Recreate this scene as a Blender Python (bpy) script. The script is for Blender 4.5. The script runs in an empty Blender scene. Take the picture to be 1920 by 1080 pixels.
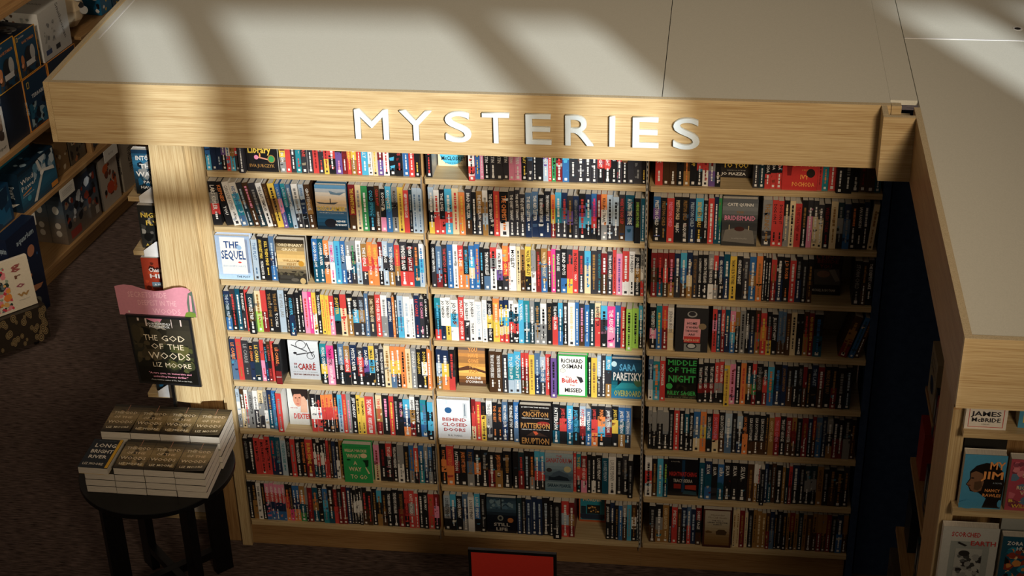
import bpy, math, random
from mathutils import Vector, Matrix
random.seed(7)
sc = bpy.context.scene
COL = sc.collection

# ------------------------------------------------------------------ camera
cam_d = bpy.data.cameras.new('camera'); cam = bpy.data.objects.new('camera', cam_d); COL.objects.link(cam)
F_PX, PITCH, YAW, ROLL = 3072.286, 0.522936, 0.13505, -0.0261308
cam_d.sensor_width = 36.0; cam_d.lens = F_PX / 1920 * 36.0; cam_d.clip_end = 100
_f0 = Vector((-math.sin(YAW), math.cos(YAW), 0)); _r0 = Vector((math.cos(YAW), math.sin(YAW), 0)); _u0 = Vector((0, 0, 1))
_f = _f0 * math.cos(PITCH) - _u0 * math.sin(PITCH); _u = _u0 * math.cos(PITCH) + _f0 * math.sin(PITCH)
_r = _r0 * math.cos(ROLL) + _u * math.sin(ROLL); _uu = -_r0 * math.sin(ROLL) + _u * math.cos(ROLL)
cam.matrix_world = Matrix(((_r.x, _uu.x, -_f.x, 2.0667), (_r.y, _uu.y, -_f.y, -5.88498), (_r.z, _uu.z, -_f.z, 4.88618), (0, 0, 0, 1)))
sc.camera = cam

# ------------------------------------------------------------------ view, world, sun, added fill spots
sc.view_settings.view_transform = 'Standard'; sc.view_settings.look = 'None'
sc.view_settings.gamma = 1.0; sc.view_settings.exposure = 0.0; sc.view_settings.use_curve_mapping = False
w = bpy.data.worlds.new('world'); sc.world = w; w.use_nodes = True
w.node_tree.nodes['Background'].inputs[0].default_value = (1.0, 0.74, 0.53, 1)
w.node_tree.nodes['Background'].inputs[1].default_value = 0.125
SUN = Vector((-0.50, 1.0, -0.42))          # the way the late sunlight travels
sd = bpy.data.lights.new('sun', 'SUN'); so = bpy.data.objects.new('sun', sd); COL.objects.link(so)
sd.energy = 4.6; sd.angle = math.radians(0.78); sd.color = (1.0, 1.0, 0.97)
so.location = (6, -10, 8); so.rotation_euler = SUN.to_track_quat('-Z', 'Y').to_euler()
def area(name, loc, target, sx, sy, power, color):
    d = bpy.data.lights.new(name, 'AREA'); o = bpy.data.objects.new(name, d); COL.objects.link(o)
    d.shape = 'RECTANGLE'; d.size = sx; d.size_y = sy; d.energy = power; d.color = color
    o.location = loc; o.rotation_euler = (Vector(target) - Vector(loc)).to_track_quat('-Z', 'Y').to_euler()
d_ = bpy.data.lights.new('fill_spot', 'SPOT'); o_ = bpy.data.objects.new('fill_spot', d_); COL.objects.link(o_)  # unseen lamp added as warm ambient fill, fading toward the lower shelves
d_.energy = 1620; d_.color = (1.0, 0.76, 0.52); d_.spot_size = math.radians(43); d_.spot_blend = 1.0; d_.shadow_soft_size = 0.7
o_.location = (3.9, -6.8, 5.4); o_.rotation_euler = (Vector((1.35, -.3, 3.0)) - Vector(o_.location)).to_track_quat('-Z', 'Y').to_euler()

d_ = bpy.data.lights.new('fill_spot', 'SPOT'); o_ = bpy.data.objects.new('fill_spot', d_); COL.objects.link(o_)  # another unseen lamp, added to brighten the left shelving
d_.energy = 520; d_.color = (1.0, 0.80, 0.60); d_.spot_size = math.radians(34); d_.spot_blend = 1.0; d_.shadow_soft_size = 0.4
o_.location = (-1.1, -2.6, 4.6); o_.rotation_euler = (Vector((-2.05, 2.2, 1.1)) - Vector(o_.location)).to_track_quat('-Z', 'Y').to_euler()

# ------------------------------------------------------------------ helpers
def lin(c):
    if isinstance(c, str):
        c = [int(c[i:i+2], 16) / 255 for i in (0, 2, 4)]
    return tuple((x / 12.92 if x <= 0.04045 else ((x + 0.055) / 1.055) ** 2.4) for x in c)
PAL = dict(k='1d1e21', K='333338', w='dedfdc', W='d6c6a0', g='868888', r='c2423f', R='752325', b='33669f', B='1f2e4c', c='4ba6cb',
    t='27808e', T='154c62', y='d8b94e', o='d98248', p='dc8cac', P='68508e', n='94703f', N='45301f', s='4f6c8c', l='a5b8c8',
    m='e0448c', L='98c254', G='388a54', d='1f343d', O='f2a55a', a='c9c3b0', e='6c5a3a', f='b9b7b0', q='dd5a4c', j='c98f77', i='0f1626', u='6a6b68')
_cc = {}
def C(c):
    if c not in _cc: _cc[c] = lin(PAL.get(c, c))
    return _cc[c]
def mix(a, b, t): return tuple(x * (1 - t) + y * t for x, y in zip(C(a) if isinstance(a, str) else a, C(b) if isinstance(b, str) else b))

def setp(o, label=None, cat=None, group=None, kind=None):
    if label: o['label'] = label
    if cat: o['category'] = cat
    if group: o['group'] = group
    if kind: o['kind'] = kind
    return o
def empty(name, loc, rz=0.0, **k):
    o = bpy.data.objects.new(name, None); COL.objects.link(o); o.location = loc; o.rotation_euler = (0, 0, rz); o.empty_display_size = .05
    return setp(o, **k)

class MB:
    """collects faces (with material slot and printed colour) for ONE mesh"""
    def __init__(s): s.v = []; s.f = []; s.m = []; s.c = []; s.T = None
    def vert(s, p):
        p = Vector(p)
        if s.T is not None: p = s.T @ p
        s.v.append(tuple(p)); return len(s.v) - 1
    def face(s, pts, col='w', m=0):
        s.f.append([s.vert(p) for p in pts]); s.m.append(m); s.c.append(C(col) if isinstance(col, str) else col)
    def box(s, x0, x1, y0, y1, z0, z1, col='w', m=0):
        P = [(x0,y0,z0),(x1,y0,z0),(x1,y1,z0),(x0,y1,z0),(x0,y0,z1),(x1,y0,z1),(x1,y1,z1),(x0,y1,z1)]
        i = [s.vert(p) for p in P]; c = C(col) if isinstance(col, str) else col
        for q in ((0,1,5,4),(1,2,6,5),(2,3,7,6),(3,0,4,7),(4,5,6,7),(3,2,1,0)):
            s.f.append([i[k] for k in q]); s.m.append(m); s.c.append(c)
    def prism(s, pts, z0, z1, col='w', m=0, axis='z'):
        """extrude a 2D outline; axis z: (x,y)->z, axis y: (x,z)->y, axis x: (y,z)->x"""
        mp = {'z': lambda a, b, h: (a, b, h), 'y': lambda a, b, h: (a, h, b), 'x': lambda a, b, h: (h, a, b)}[axis]
        n = len(pts); lo = [s.vert(mp(a, b, z0)) for a, b in pts]; hi = [s.vert(mp(a, b, z1)) for a, b in pts]; c = C(col) if isinstance(col, str) else col
        s.f += [lo[::-1], hi]; s.m += [m, m]; s.c += [c, c]
        for k in range(n):
            s.f.append([lo[k], lo[(k+1) % n], hi[(k+1) % n], hi[k]]); s.m.append(m); s.c.append(c)
    def build(s, name, mats, parent=None, loc=None, rot=None, bevel=0, smooth=False, **k):
        me = bpy.data.meshes.new(name); me.from_pydata(s.v, [], s.f)
        for x in (mats if isinstance(mats, (list, tuple)) else [mats]): me.materials.append(x)
        me.polygons.foreach_set('material_index', s.m)
        ca = me.color_attributes.new('Col', 'FLOAT_COLOR', 'CORNER'); d = []
        for f, c in zip(s.f, s.c): d += [c[0], c[1], c[2], 1.0] * len(f)
        ca.data.foreach_set('color', d)
        if smooth: me.polygons.foreach_set('use_smooth', [True] * len(s.f))
        me.update()
        o = bpy.data.objects.new(name, me); COL.objects.link(o)
        if parent: o.parent = parent
        if loc is not None: o.location = loc
        if rot is not None: o.rotation_euler = rot
        if bevel:
            b = o.modifiers.new('bevel', 'BEVEL'); b.width = bevel; b.segments = 2; b.limit_method = 'ANGLE'
        return setp(o, **k)

# glyph cache: each character of the built-in font as a small flat mesh
_gl = {}
def glyph(ch, bold=0):
    k = (ch, bold)
    if k in _gl: return _gl[k]
    def geo(body):
        cu = bpy.data.curves.new('t', 'FONT'); cu.body = body; cu.size = 1; cu.resolution_u = 1; cu.offset = .022 * bold; cu.fill_mode = 'FRONT'
        o = bpy.data.objects.new('t', cu); COL.objects.link(o); bpy.context.view_layer.update()
        m = o.to_mesh(); r = ([tuple(v.co[:2]) for v in m.vertices], [list(p.vertices) for p in m.polygons]); o.to_mesh_clear()
        bpy.data.objects.remove(o); bpy.data.curves.remove(cu); return r
    if ch == ' ': _gl[k] = ([], [], .28); return _gl[k]
    V, Fc = geo(ch); bar = geo('|')[0]; two = geo(ch + '|')[0]
    adv = max(p[0] for p in two) - max(p[0] for p in bar)
    _gl[k] = (V, Fc, adv); return _gl[k]
def text(mb, s, place, col, bold=1, m=0, spacing=0.0):
    """lay the string in the unit box (x 0..1, y 0..1 = cap height) and hand each point to place(x, y)"""
    adv = sum(glyph(c, bold)[2] + spacing for c in s) - spacing
    if adv <= 0: return
    x = 0; c = C(col) if isinstance(col, str) else col
    for ch in s:
        V, Fc, a = glyph(ch, bold)
        b = len(mb.v)
        for vx, vy in V: mb.vert(place((x + vx) / adv, vy / .72))
        for f in Fc: mb.f.append([b + i for i in f]); mb.m.append(m); mb.c.append(c)
        x += a + spacing
def tlen(s, bold=1): return sum(glyph(c, bold)[2] for c in s) / .72      # width over cap height

def draw(mb, art, pt, asp=.66, e=.0003, m=0):
    """print flat artwork: pt(u, v, h) gives the surface point at (u, v) raised by h"""
    h = e
    for a in art:
        t = a[0]
        if t == 'G':
            u0, v0, u1, v1, cols = a[1:6]; n = 12
            for i in range(n):
                x = i / (n - 1) * (len(cols) - 1); j = min(int(x), len(cols) - 2); cc = mix(cols[j], cols[j+1], x - j)
                a0 = v1 + (v0 - v1) * i / n; a1 = v1 + (v0 - v1) * (i + 1) / n
                mb.face([pt(u0, a1, h), pt(u1, a1, h), pt(u1, a0, h), pt(u0, a0, h)], cc, m)
        elif t == 'R':
            u0, v0, u1, v1, c = a[1:6]; mb.face([pt(u0, v0, h), pt(u1, v0, h), pt(u1, v1, h), pt(u0, v1, h)], c, m)
        elif t == 'E':
            cu, cv, ru, rv, c = a[1:6]; mb.face([pt(cu + ru * math.cos(k * math.pi / 12), cv + rv * math.sin(k * math.pi / 12), h) for k in range(24)], c, m)
        elif t == 'P': mb.face([pt(u, v, h) for u, v in a[1]], a[2], m)
        elif t == 'N':      # scattered blotches of an illustration
            u0, v0, u1, v1, cols, n, sz, seed = a[1:9]; rr = random.Random(seed)
            for _ in range(n):
                cu = rr.uniform(u0, u1); cv = rr.uniform(v0, v1); s_ = sz * rr.uniform(.4, 1.2); an = rr.uniform(0, 3); h += e * .02
                q = [(cu + s_ * rr.uniform(.5, 1) * math.cos(an + k * 1.047), cv + s_ * asp * rr.uniform(.5, 1) * math.sin(an + k * 1.047)) for k in range(6)]
                mb.face([pt(min(u1, max(u0, x)), min(v1, max(v0, y)), h) for x, y in q], cols[rr.randrange(len(cols))], m)
        elif t == 'T':      # cu, cv, width, cap height, string, colour, bold
            cu, cv, wd, ht, s, c = a[1:7]; b = a[7] if len(a) > 7 else 1; rot = a[8] if len(a) > 8 else 0; ca, sa = math.cos(rot), math.sin(rot)
            def place(x, y):
                X = (x - .5) * wd; Y = (y - .5) * ht / asp; return pt(cu + X * ca - Y * sa, cv + (X * sa + Y * ca) * asp, h)
            text(mb, s, place, c, b, m)
        h += e

# ------------------------------------------------------------------ materials (all node based)
def mat(name, rough=.5, base=None, spec=.5, metal=0.0):
    m = bpy.data.materials.new(name); m.use_nodes = True; nt = m.node_tree; b = nt.nodes['Principled BSDF']
    b.inputs['Roughness'].default_value = rough; b.inputs['Metallic'].default_value = metal; b.inputs['Specular IOR Level'].default_value = spec
    if base: b.inputs['Base Color'].default_value = (*C(base), 1)
    return m, nt, b
def noise(nt, scale, detail=4, coord='Object', stretch=(1, 1, 1), rough=.55):
    tc = nt.nodes.new('ShaderNodeTexCoord'); mp = nt.nodes.new('ShaderNodeMapping'); n = nt.nodes.new('ShaderNodeTexNoise')
    mp.inputs['Scale'].default_value = stretch; n.inputs['Scale'].default_value = scale; n.inputs['Detail'].default_value = detail; n.inputs['Roughness'].default_value = rough
    nt.links.new(tc.outputs[coord], mp.inputs[0]); nt.links.new(mp.outputs[0], n.inputs['Vector']); return n
def ramp(nt, fac, stops):
    r = nt.nodes.new('ShaderNodeValToRGB'); nt.links.new(fac, r.inputs[0]); e = r.color_ramp.elements
    e[0].position, e[0].color = stops[0][0], (*C(stops[0][1]), 1); e[1].position, e[1].color = stops[-1][0], (*C(stops[-1][1]), 1)
    for p, c in stops[1:-1]: x = e.new(p); x.color = (*C(c), 1)
    return r
def bump(nt, b, fac, s, d=.002):
    n = nt.nodes.new('ShaderNodeBump'); n.inputs['Strength'].default_value = s; n.inputs['Distance'].default_value = d
    nt.links.new(fac, n.inputs['Height']); nt.links.new(n.outputs[0], b.inputs['Normal'])
def noisy(name, lo, hi, scale, rough=.5, stretch=(1, 1, 1), bmp=0, detail=5, spec=.4, metal=0):
    m, nt, b = mat(name, rough, spec=spec, metal=metal); n = noise(nt, scale, detail, stretch=stretch)
    r = ramp(nt, n.outputs[0], [(.3, lo), (.7, hi)]); nt.links.new(r.outputs[0], b.inputs['Base Color'])
    if bmp: bump(nt, b, n.outputs[0], bmp)
    return m
def wood(name, axis, lo='a48a60', mid='b8a279', hi='c9b78e'):
    st = {'x': (1.5, 85, 85), 'y': (85, 1.5, 85), 'z': (85, 85, 1.5)}[axis]
    m, nt, b = mat(name, .42, spec=.35); n = noise(nt, 3.2, 6, stretch=st, rough=.62); n2 = noise(nt, 1.1, 2, stretch=tuple(x * .25 for x in st))
    mx = nt.nodes.new('ShaderNodeMath'); mx.operation = 'MULTIPLY_ADD'; mx.inputs[1].default_value = .35
    nt.links.new(n2.outputs[0], mx.inputs[0]); nt.links.new(n.outputs[0], mx.inputs[2])
    r = ramp(nt, mx.outputs[0], [(.50, lo), (.64, mid), (.80, hi)]); nt.links.new(r.outputs[0], b.inputs['Base Color']); bump(nt, b, n.outputs[0], .12, .001)
    return m
M = {}
m, nt, b = mat('printed_card', .34, spec=.45)
at = nt.nodes.new('ShaderNodeAttribute'); at.attribute_name = 'Col'; n = noise(nt, 90, 2)
mr = nt.nodes.new('ShaderNodeMapRange'); mr.inputs[3].default_value = .9; mr.inputs[4].default_value = 1.08; nt.links.new(n.outputs[0], mr.inputs[0])
vm = nt.nodes.new('ShaderNodeVectorMath'); vm.operation = 'SCALE'; nt.links.new(at.outputs['Color'], vm.inputs[0]); nt.links.new(mr.outputs[0], vm.inputs['Scale'])
nt.links.new(vm.outputs[0], b.inputs['Base Color']); M['print'] = m
M['wood_x'] = wood('light_oak_along_x', 'x'); M['wood_y'] = wood('light_oak_along_y', 'y'); M['wood_z'] = wood('light_oak_upright', 'z')
M['shaded_x'] = wood('shaded_oak_along_x', 'x', '7c5c38', '94734a', 'a3855a'); M['brown_y'] = wood('brown_wood_along_y', 'y', '7c5c38', '94734a', 'a3855a')
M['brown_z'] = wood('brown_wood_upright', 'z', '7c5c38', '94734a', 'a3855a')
M['edge'] = noisy('raw_panel_edge', 'a79a7c', 'cfc3a4', 420, .8, bmp=.1)
M['top'] = noisy('grey_laminate_top', 'cbcfc6', 'd6d9d0', 260, .7, bmp=.03, spec=.25)
M['page'] = noisy('page_edges', 'c9c6bb', 'e2dfd6', 60, .9, stretch=(14, .4, .4), spec=.1)
M['page_flat'] = noisy('page_edges_flat', 'c2bdb0', 'dcd8cd', 60, .9, stretch=(.4, .4, 14), spec=.1)
M['carpet'] = noisy('dark_brown_carpet', '26201e', '7a6a64', 34, .95, stretch=(.5, 4.5, 1), bmp=.5, detail=8, spec=.1)
M['navy'] = noisy('navy_paint', '2a3d5e', '35496c', 30, .75, spec=.1)
M['black'] = noisy('black_lacquer', '0b0c0e', '131416', 30, .35, spec=.3)
M['steel'] = noisy('slotted_steel', 'a2a4a4', 'bcbebc', 60, .38, metal=.25)
M['dark'] = noisy('dark_slot', '050505', '0c0c0c', 50, .9)
M['letter'] = noisy('white_acrylic', 'cfe0ea', 'dcebf2', 20, .35)
M['plaster'] = noisy('back_panel_grey', 'a8a294', 'b5b0a2', 60, .8, spec=.2)
M['white'] = noisy('white_card', 'd5dade', 'e6eaec', 30, .6)

# artwork of the face-out covers: list of printed shapes, ground, distance behind the shelf edge, copies, height, label, thickness
Z = [0, 0, 1, 1]
def bgd(*c): return ('G', 0, 0, 1, 1, c)
ART = {
'library': ([('N', .1, .05, .9, .95, ['17181b', '22201f'], 20, .2, 1), ('T', .46, .64, .2, .06, 'the', 'O'), ('T', .42, .49, .74, .15, 'Library', 'y'), ('P', [(.35,.31),(.75,.25),(.75,.28),(.35,.34)], 'j'), ('E', .32, .32, .07, .05, 'p'),
    ('E', .44, .37, .025, .05, 'O'), ('E', .80, .29, .12, .09, 'n'), ('E', .80, .29, .09, .07, 'G'), ('T', .48, .14, .8, .07, 'EVA JURCZYK', 'n')], '1b1a1c', .014, 1, .205, 'black cover with yellow script and a pink key on the first shelf, left bay', .022),
'disclaimer': ([bgd('5b8fb5', 'e9e2d4', 'f3d9b0', '3c5d78', '1f4a66', '12222e'), ('P', [(.0,.62),(.3,.60),(.75,.62),(.6,.57),(.1,.58)], '4a5560'), ('R', .47, .58, .5, .70, 'K'), ('P', [(.45,.88),(.7,.83),(1,.86),(.8,.78),(.5,.80)], '6a88a0'),
    ('T', .5, .48, .92, .10, 'DISCLAIMER', 'y'), ('T', .5, .385, .8, .02, 'She thought her secret was hidden', 'w', 0), ('E', .45, .15, .2, .10, '1a1a20'), ('T', .78, .2, .3, .04, 'RENEE', 'w'), ('T', .78, .12, .38, .04, 'KNIGHT', 'w')], '1f4a66', .014, 2, .207, 'cover of sea and pale sky titled DISCLAIMER in yellow on the second shelf, left bay', .02),
'sequel': ([('G', 0, 0, 1, 1, ('93abc9', '9cb2cf', 'a9c3dd')), ('R', .13, .12, .86, .97, 'w'), ('R', .86, .16, .93, .93, '7d8ba3'), ('T', .46, .80, .44, .16, 'THE', '2c4a7c'), ('T', .49, .57, .70, .20, 'SEQUEL', '2c4a7c'),
    ('E', .68, .74, .075, .055, '8fb0d0'), ('E', .66, .40, .05, .02, 'r'), ('T', .5, .31, .66, .04, 'JEAN HANFF KORELITZ', 'l'), ('R', .0, .0, 1, .11, 'a9c9e4'), ('T', .72, .07, .4, .045, 'THE PLOT', '28384f')], 'a9bcd6', .014, 2, .21, 'white and blue cover titled THE SEQUEL on the third shelf, left bay', .02),
'grace': ([bgd('2a241c', '8c7a58', 'caa866', 'd8bd86', '7c7159', '26231f', '3a3934'), ('T', .5, .88, .88, .06, 'ORDINARY', 'W'), ('T', .46, .78, .56, .06, 'GRACE', 'W'), ('T', .5, .53, .6, .05, 'WILLIAM', 'n'), ('T', .5, .45, .34, .05, 'KENT', 'n'),
    ('T', .5, .37, .66, .05, 'KRUEGER', 'n'), ('E', .85, .47, .10, .065, 'b8862f'), ('R', .05, .12, .55, .2, '3d3b36'), ('E', .58, .1, .14, .04, '58544c'), ('E', .86, .08, .10, .07, 'b8a070'), ('N', .05, .2, .95, .3, ['2a2722', '55503f'], 16, .09, 3)], '2a241c', -.006, 2, .213, 'dark gold cover titled ORDINARY GRACE on the third shelf, left bay', .028),
'lecarre': ([('G', 0, 0, 1, 1, ('d5dbe0', 'bfc7cf', 'a9afb6')), ('E', .42, .9, .17, .11, 'K'), ('E', .42, .9, .15, .095, 'cfd5db'), ('E', .72, .62, .13, .09, 'K'), ('E', .72, .62, .11, .075, 'c3cad1'), ('P', [(.1,.88),(.6,.72),(.62,.74),(.12,.90)], 'K'),
    ('P', [(.25,.62),(.85,.72),(.85,.74),(.25,.65)], 'K'), ('E', .22, .68, .06, .03, 'K'), ('P', [(.6,.95),(.78,.6),(.80,.61),(.63,.96)], 'K'), ('T', .2, .40, .1, .05, 'JOHN', '93302f'), ('T', .2, .32, .1, .05, 'LE', 'K'), ('T', .56, .34, .58, .16, 'CARRÉ', '93302f'),
    ('T', .5, .20, .8, .02, 'with an introduction and afterword', 'g', 0), ('T', .52, .13, .82, .035, 'THE SPY WHO CAME IN FROM THE COLD', '6a3a38')], 'c3cad1', .045, 1, .2, 'pale grey cover with a sketched bicycle on the fifth shelf, left bay', .02),
'dexter': ([('R', 0, 0, 1, 1, 'c9cdcb'), ('P', [(.18,1),(.9,1),(.86,.72),(.7,.62),(.3,.62),(.22,.8)], '2a2220'), ('E', .44, .70, .20, .20, 'j'), ('P', [(.24,.95),(.66,.97),(.62,.86),(.3,.84)], '2a2220'), ('E', .36, .74, .04, .015, 'N'), ('E', .52, .75, .04, .015, 'N'), ('P', [(.43,.73),(.46,.73),(.47,.64),(.41,.64)], 'b07a63'),
    ('E', .43, .58, .07, .018, 'b5635a'), ('P', [(.52,.35),(.60,.78),(.72,.80),(.84,.66),(.82,.35)], 'd0a68e'), ('T', .25, .47, .3, .03, 'BASED ON THE', 'r', 0), ('T', .58, .25, .74, .14, 'DEXTER', 'r')], 'c9cdcb', .06, 1, .196, 'pale cover with a dark-haired man resting face on hand, sixth shelf', .02),
'whataway': ([('R', 0, 0, 1, 1, '2f9a56'), ('T', .5, .93, .8, .02, 'The acclaimed bestseller', 'k', 0), ('T', .46, .84, .78, .07, 'BELLA MACKIE', 'W'), ('T', .38, .70, .5, .10, 'WHAT', 'W'), ('T', .42, .52, .12, .1, 'A', 'W'), ('T', .40, .36, .44, .11, 'WAY', 'W'), ('T', .52, .16, .6, .11, 'TO GO', 'W'),
    ('E', .74, .72, .12, .06, 'W'), ('P', [(.68,.60),(.9,.62),(.88,.46),(.8,.40),(.76,.54)], '14301f'), ('P', [(.76,.42),(.80,.43),(.92,.26),(.87,.25)], 'W'), ('E', .2, .6, .07, .02, '14402a')], '2f9a56', -.006, 2, .212, 'green cover titled WHAT A WAY TO GO on the seventh shelf, left bay', .028),
'mccloskey': ([('R', 0, 0, 1, 1, 'd8cfae'), ('E', .5, .3, .44, .27, '4fb8de'), ('P', [(.1,.42),(.3,.55),(.8,.56),(.95,.4),(.9,.2),(.2,.16)], '5fc2e4'), ('T', .5, .30, .5, .07, 'DAVID', '1e2a38'), ('T', .55, .18, .86, .09, 'McCLOSKEY', '1e2a38'), ('T', .55, .07, .6, .03, 'AUTHOR OF MOSCOW X', '1e2a38', 0),
    ('N', .05, .6, .95, .98, ['r', 'o', 'w'], 14, .18, 4)], 'd8cfae', .125, 1, .2, 'cream and sky blue cover set back in a gap on the first shelf, middle bay', .022),
'carlene': ([bgd('6a5a52', 'c98e4e', '8a6440', 'd9a050', 'efc16a', '7a4c2a', '4a3426'), ('P', [(0,.45),(.35,.52),(1,.4),(1,.34),(.5,.42),(0,.38)], '5a3a2a'), ('T', .55, .93, .34, .10, 'YOU', 'O'), ('T', .55, .79, .38, .10, 'HAVE', 'O'), ('T', .55, .65, .40, .10, 'GONE', 'O'), ('T', .55, .51, .34, .09, 'TOO', 'd8a85e'), ('T', .55, .39, .34, .08, 'FAR', 'c08a4a'),
    ('T', .54, .22, .56, .065, 'CARLENE', 'w'), ('T', .57, .12, .66, .065, "O'CONNOR", 'w')], '6a4c34', .055, 1, .202, 'sunset-coloured cover with orange capitals set back on the fifth shelf, middle bay', .022),
'osman': ([('R', 0, 0, 1, 1, '2fa04a'), ('R', .04, .03, .93, .97, 'e9ebe6'), ('T', .48, .86, .76, .10, 'RiCHARD', 'K'), ('T', .48, .73, .72, .10, 'OSMAN', 'K'), ('E', .17, .62, .1, .05, '8a8d8a'), ('E', .17, .62, .09, .045, 'd5d8d4'), ('T', .36, .47, .2, .04, 'The', 'r', 0), ('T', .40, .39, .54, .11, 'Bullet', 'r'), ('T', .5, .28, .18, .04, 'That', 'r', 0),
    ('T', .54, .16, .62, .10, 'MISSED', 'K'), ('P', [(.64,.5),(.82,.48),(.88,.38),(.78,.34),(.72,.42)], 'K')], '2fa04a', .012, 2, .212, 'white cover edged green, red script The Bullet, on the fifth shelf', .02),
'paretsky': ([bgd('1e3f58', '27506a', '15303f', '1b5a6a', '1f7f90', '2a6f9a'), ('E', .08, .87, .09, .07, 'bfe0ea'), ('P', [(.2,.5),(.32,.48),(.3,.3),(.2,.3)], '101c26'), ('P', [(.7,.48),(.98,.5),(.98,.34),(.8,.3)], '4a6a4a'), ('P', [(.1,.25),(.9,.27),(.7,.4),(.3,.4)], '2f8f9a'), ('T', .52, .80, .54, .17, 'SARA', '5fb0dc'), ('T', .51, .57, .92, .20, 'PARETSKY', 'w'), ('T', .53, .14, .9, .15, 'OVERBOARD', 'a8b06a')], '1e3f58', .016, 2, .2, 'blue night cover titled OVERBOARD at the end of the fifth shelf', .02),
'behind': ([bgd('e8edf0', 'd4dde4', 'd8dfe6'), ('R', .04, .88, .3, .99, 'b8d4e6'), ('R', .06, .89, .28, .98, 'dde8ee'), ('E', .34, .73, .11, .075, '2c5a8a'), ('R', .8, .55, .92, .93, 'c3ccd4'), ('R', .84, .6, .87, .9, '6a7a88'), ('T', .52, .50, .76, .085, 'BEHIND', 'a84a48'), ('T', .52, .37, .80, .085, 'CLOSED', 'a84a48'), ('T', .52, .24, .68, .085, 'DOORS', 'a84a48'), ('T', .53, .09, .44, .05, 'B.A. PARIS', '7a8288', 0)], 'd8dfe6', .014, 1, .208, 'pale cover with a blue door knob and red capitals, sixth shelf', .022),
'eruption': ([('R', 0, 0, 1, 1, '1a1718'), ('T', .5, .95, .88, .025, '#1 NEW YORK TIMES BESTSELLERS', 'w'), ('T', .5, .87, .3, .035, 'MICHAEL', 'n'), ('T', .5, .78, .84, .12, 'CRICHTON', 'b0814a'), ('T', .5, .68, .88, .02, 'CREATOR OF JURASSIC PARK', 'w'), ('E', .75, .56, .2, .05, '8a2f2a'), ('T', .5, .50, .94, .13, 'PATTERSON', 'b0814a'), ('T', .5, .40, .9, .02, 'CREATOR OF ALEX CROSS', 'w'),
    ('P', [(.2,.24),(.42,.36),(.55,.36),(.9,.24)], '3a2a24'), ('P', [(.42,.36),(.5,.26),(.6,.3),(.53,.36)], 'c4583a'), ('T', .5, .12, .9, .15, 'ERUPTION', 'b0814a')], '1a1718', -.004, 2, .212, 'black cover with bronze capitals ERUPTION on the sixth shelf, middle bay', .024),
'sanatorium': ([bgd('9ab0ba', '8aa2b0', '7f99a8', '5a7384', '3f5666', '7a94a0', '5f7f92'), ('T', .5, .93, .2, .05, 'THE', 'a84a48'), ('T', .5, .82, .92, .12, 'SANATORIUM', 'a84a48'), ('E', .15, .56, .1, .055, 'K'), ('E', .80, .60, .13, .08, 'b9b48c'), ('P', [(.1,.3),(.3,.5),(.5,.56),(.8,.48),(.95,.3)], '44586a'), ('P', [(.12,.3),(.14,.4),(.3,.38),(.5,.43),(.8,.38),(.88,.3)], '1d2a36'),
    ('T', .5, .17, .84, .09, 'SARAH PEARSE', '2a4252')], '7f99a8', .010, 1, .21, 'misty grey-blue cover with a red title on the seventh shelf, middle bay', .024),
'stilllife': ([bgd('2a3f50', '3f5c70', '141c28', '10151f', '0e1220'), ('N', .1, .68, .9, .95, ['4a6a80', '2a4054', '6a8694'], 26, .12, 8), ('R', .48, .66, .51, .98, '10151f'), ('E', .46, .42, .1, .08, '7a8078'), ('E', .46, .42, .05, .045, '1a222c'), ('E', .80, .37, .10, .07, 'b0703f'), ('T', .5, .24, .54, .09, 'STILL', 'f'), ('T', .5, .11, .40, .09, 'LIFE', 'f')], '10151f', .018, 1, .2, 'dark blue cover titled STILL LIFE on the eighth shelf, middle bay', .022),
'audrey': ([('R', 0, 0, 1, 1, 'b8623a'), ('R', .05, .06, .95, .97, '2a8fa8'), ('P', [(.05,.14),(.12,.08),(.88,.08),(.95,.14),(.95,.24),(.05,.24)], '1c2f4a'), ('T', .5, .83, .6, .08, 'ADULT', 'W'), ('T', .5, .67, .7, .08, 'MURDER', 'W'), ('R', .3, .25, .78, .52, '1d2226'), ('N', .33, .3, .75, .5, ['d8a85e', '8a6a44', 'K'], 18, .05, 5), ('R', .08, .25, .26, .48, '17303f')], 'b8623a', .135, 1, .19, 'blue cover framed in rust orange, set back on the eighth shelf', .02),
'toyou': ([('R', 0, 0, 1, 1, '151315'), ('N', .02, .42, .6, .98, ['m', 'b03a5a', '7a2a40'], 60, .07, 6), ('T', .5, .9, .7, .09, 'HAPPENED', 'y'), ('T', .48, .28, .82, .11, 'TO YOU', 'y'), ('T', .5, .17, .6, .02, 'everyone is lying', 'w', 0), ('T', .42, .09, .78, .06, 'JO PIAZZA', 'w')], '151315', .105, 1, .2, 'black cover with yellow TO YOU, set back in the first shelf, right bay', .022),
'down': ([('R', 0, 0, 1, 1, 'c43a38'), ('E', .2, .66, .09, .20, '1f1416'), ('P', [(.12,.52),(.28,.55),(.25,.3),(.14,.3)], '7a2426'), ('T', .55, .9, .6, .1, 'SING HER', 'O'), ('T', .62, .57, .66, .15, 'DOWN', 'O'), ('T', .65, .42, .2, .04, 'A NOVEL', 'O', 0), ('T', .62, .28, .24, .09, 'IVY', 'O'), ('T', .6, .13, .64, .085, 'POCHODA', 'O'), ('E', .80, .36, .12, .09, '2a2420')], 'c43a38', .010, 1, .213, 'red cover with a dark figure and the word DOWN, first shelf', .022),
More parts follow.
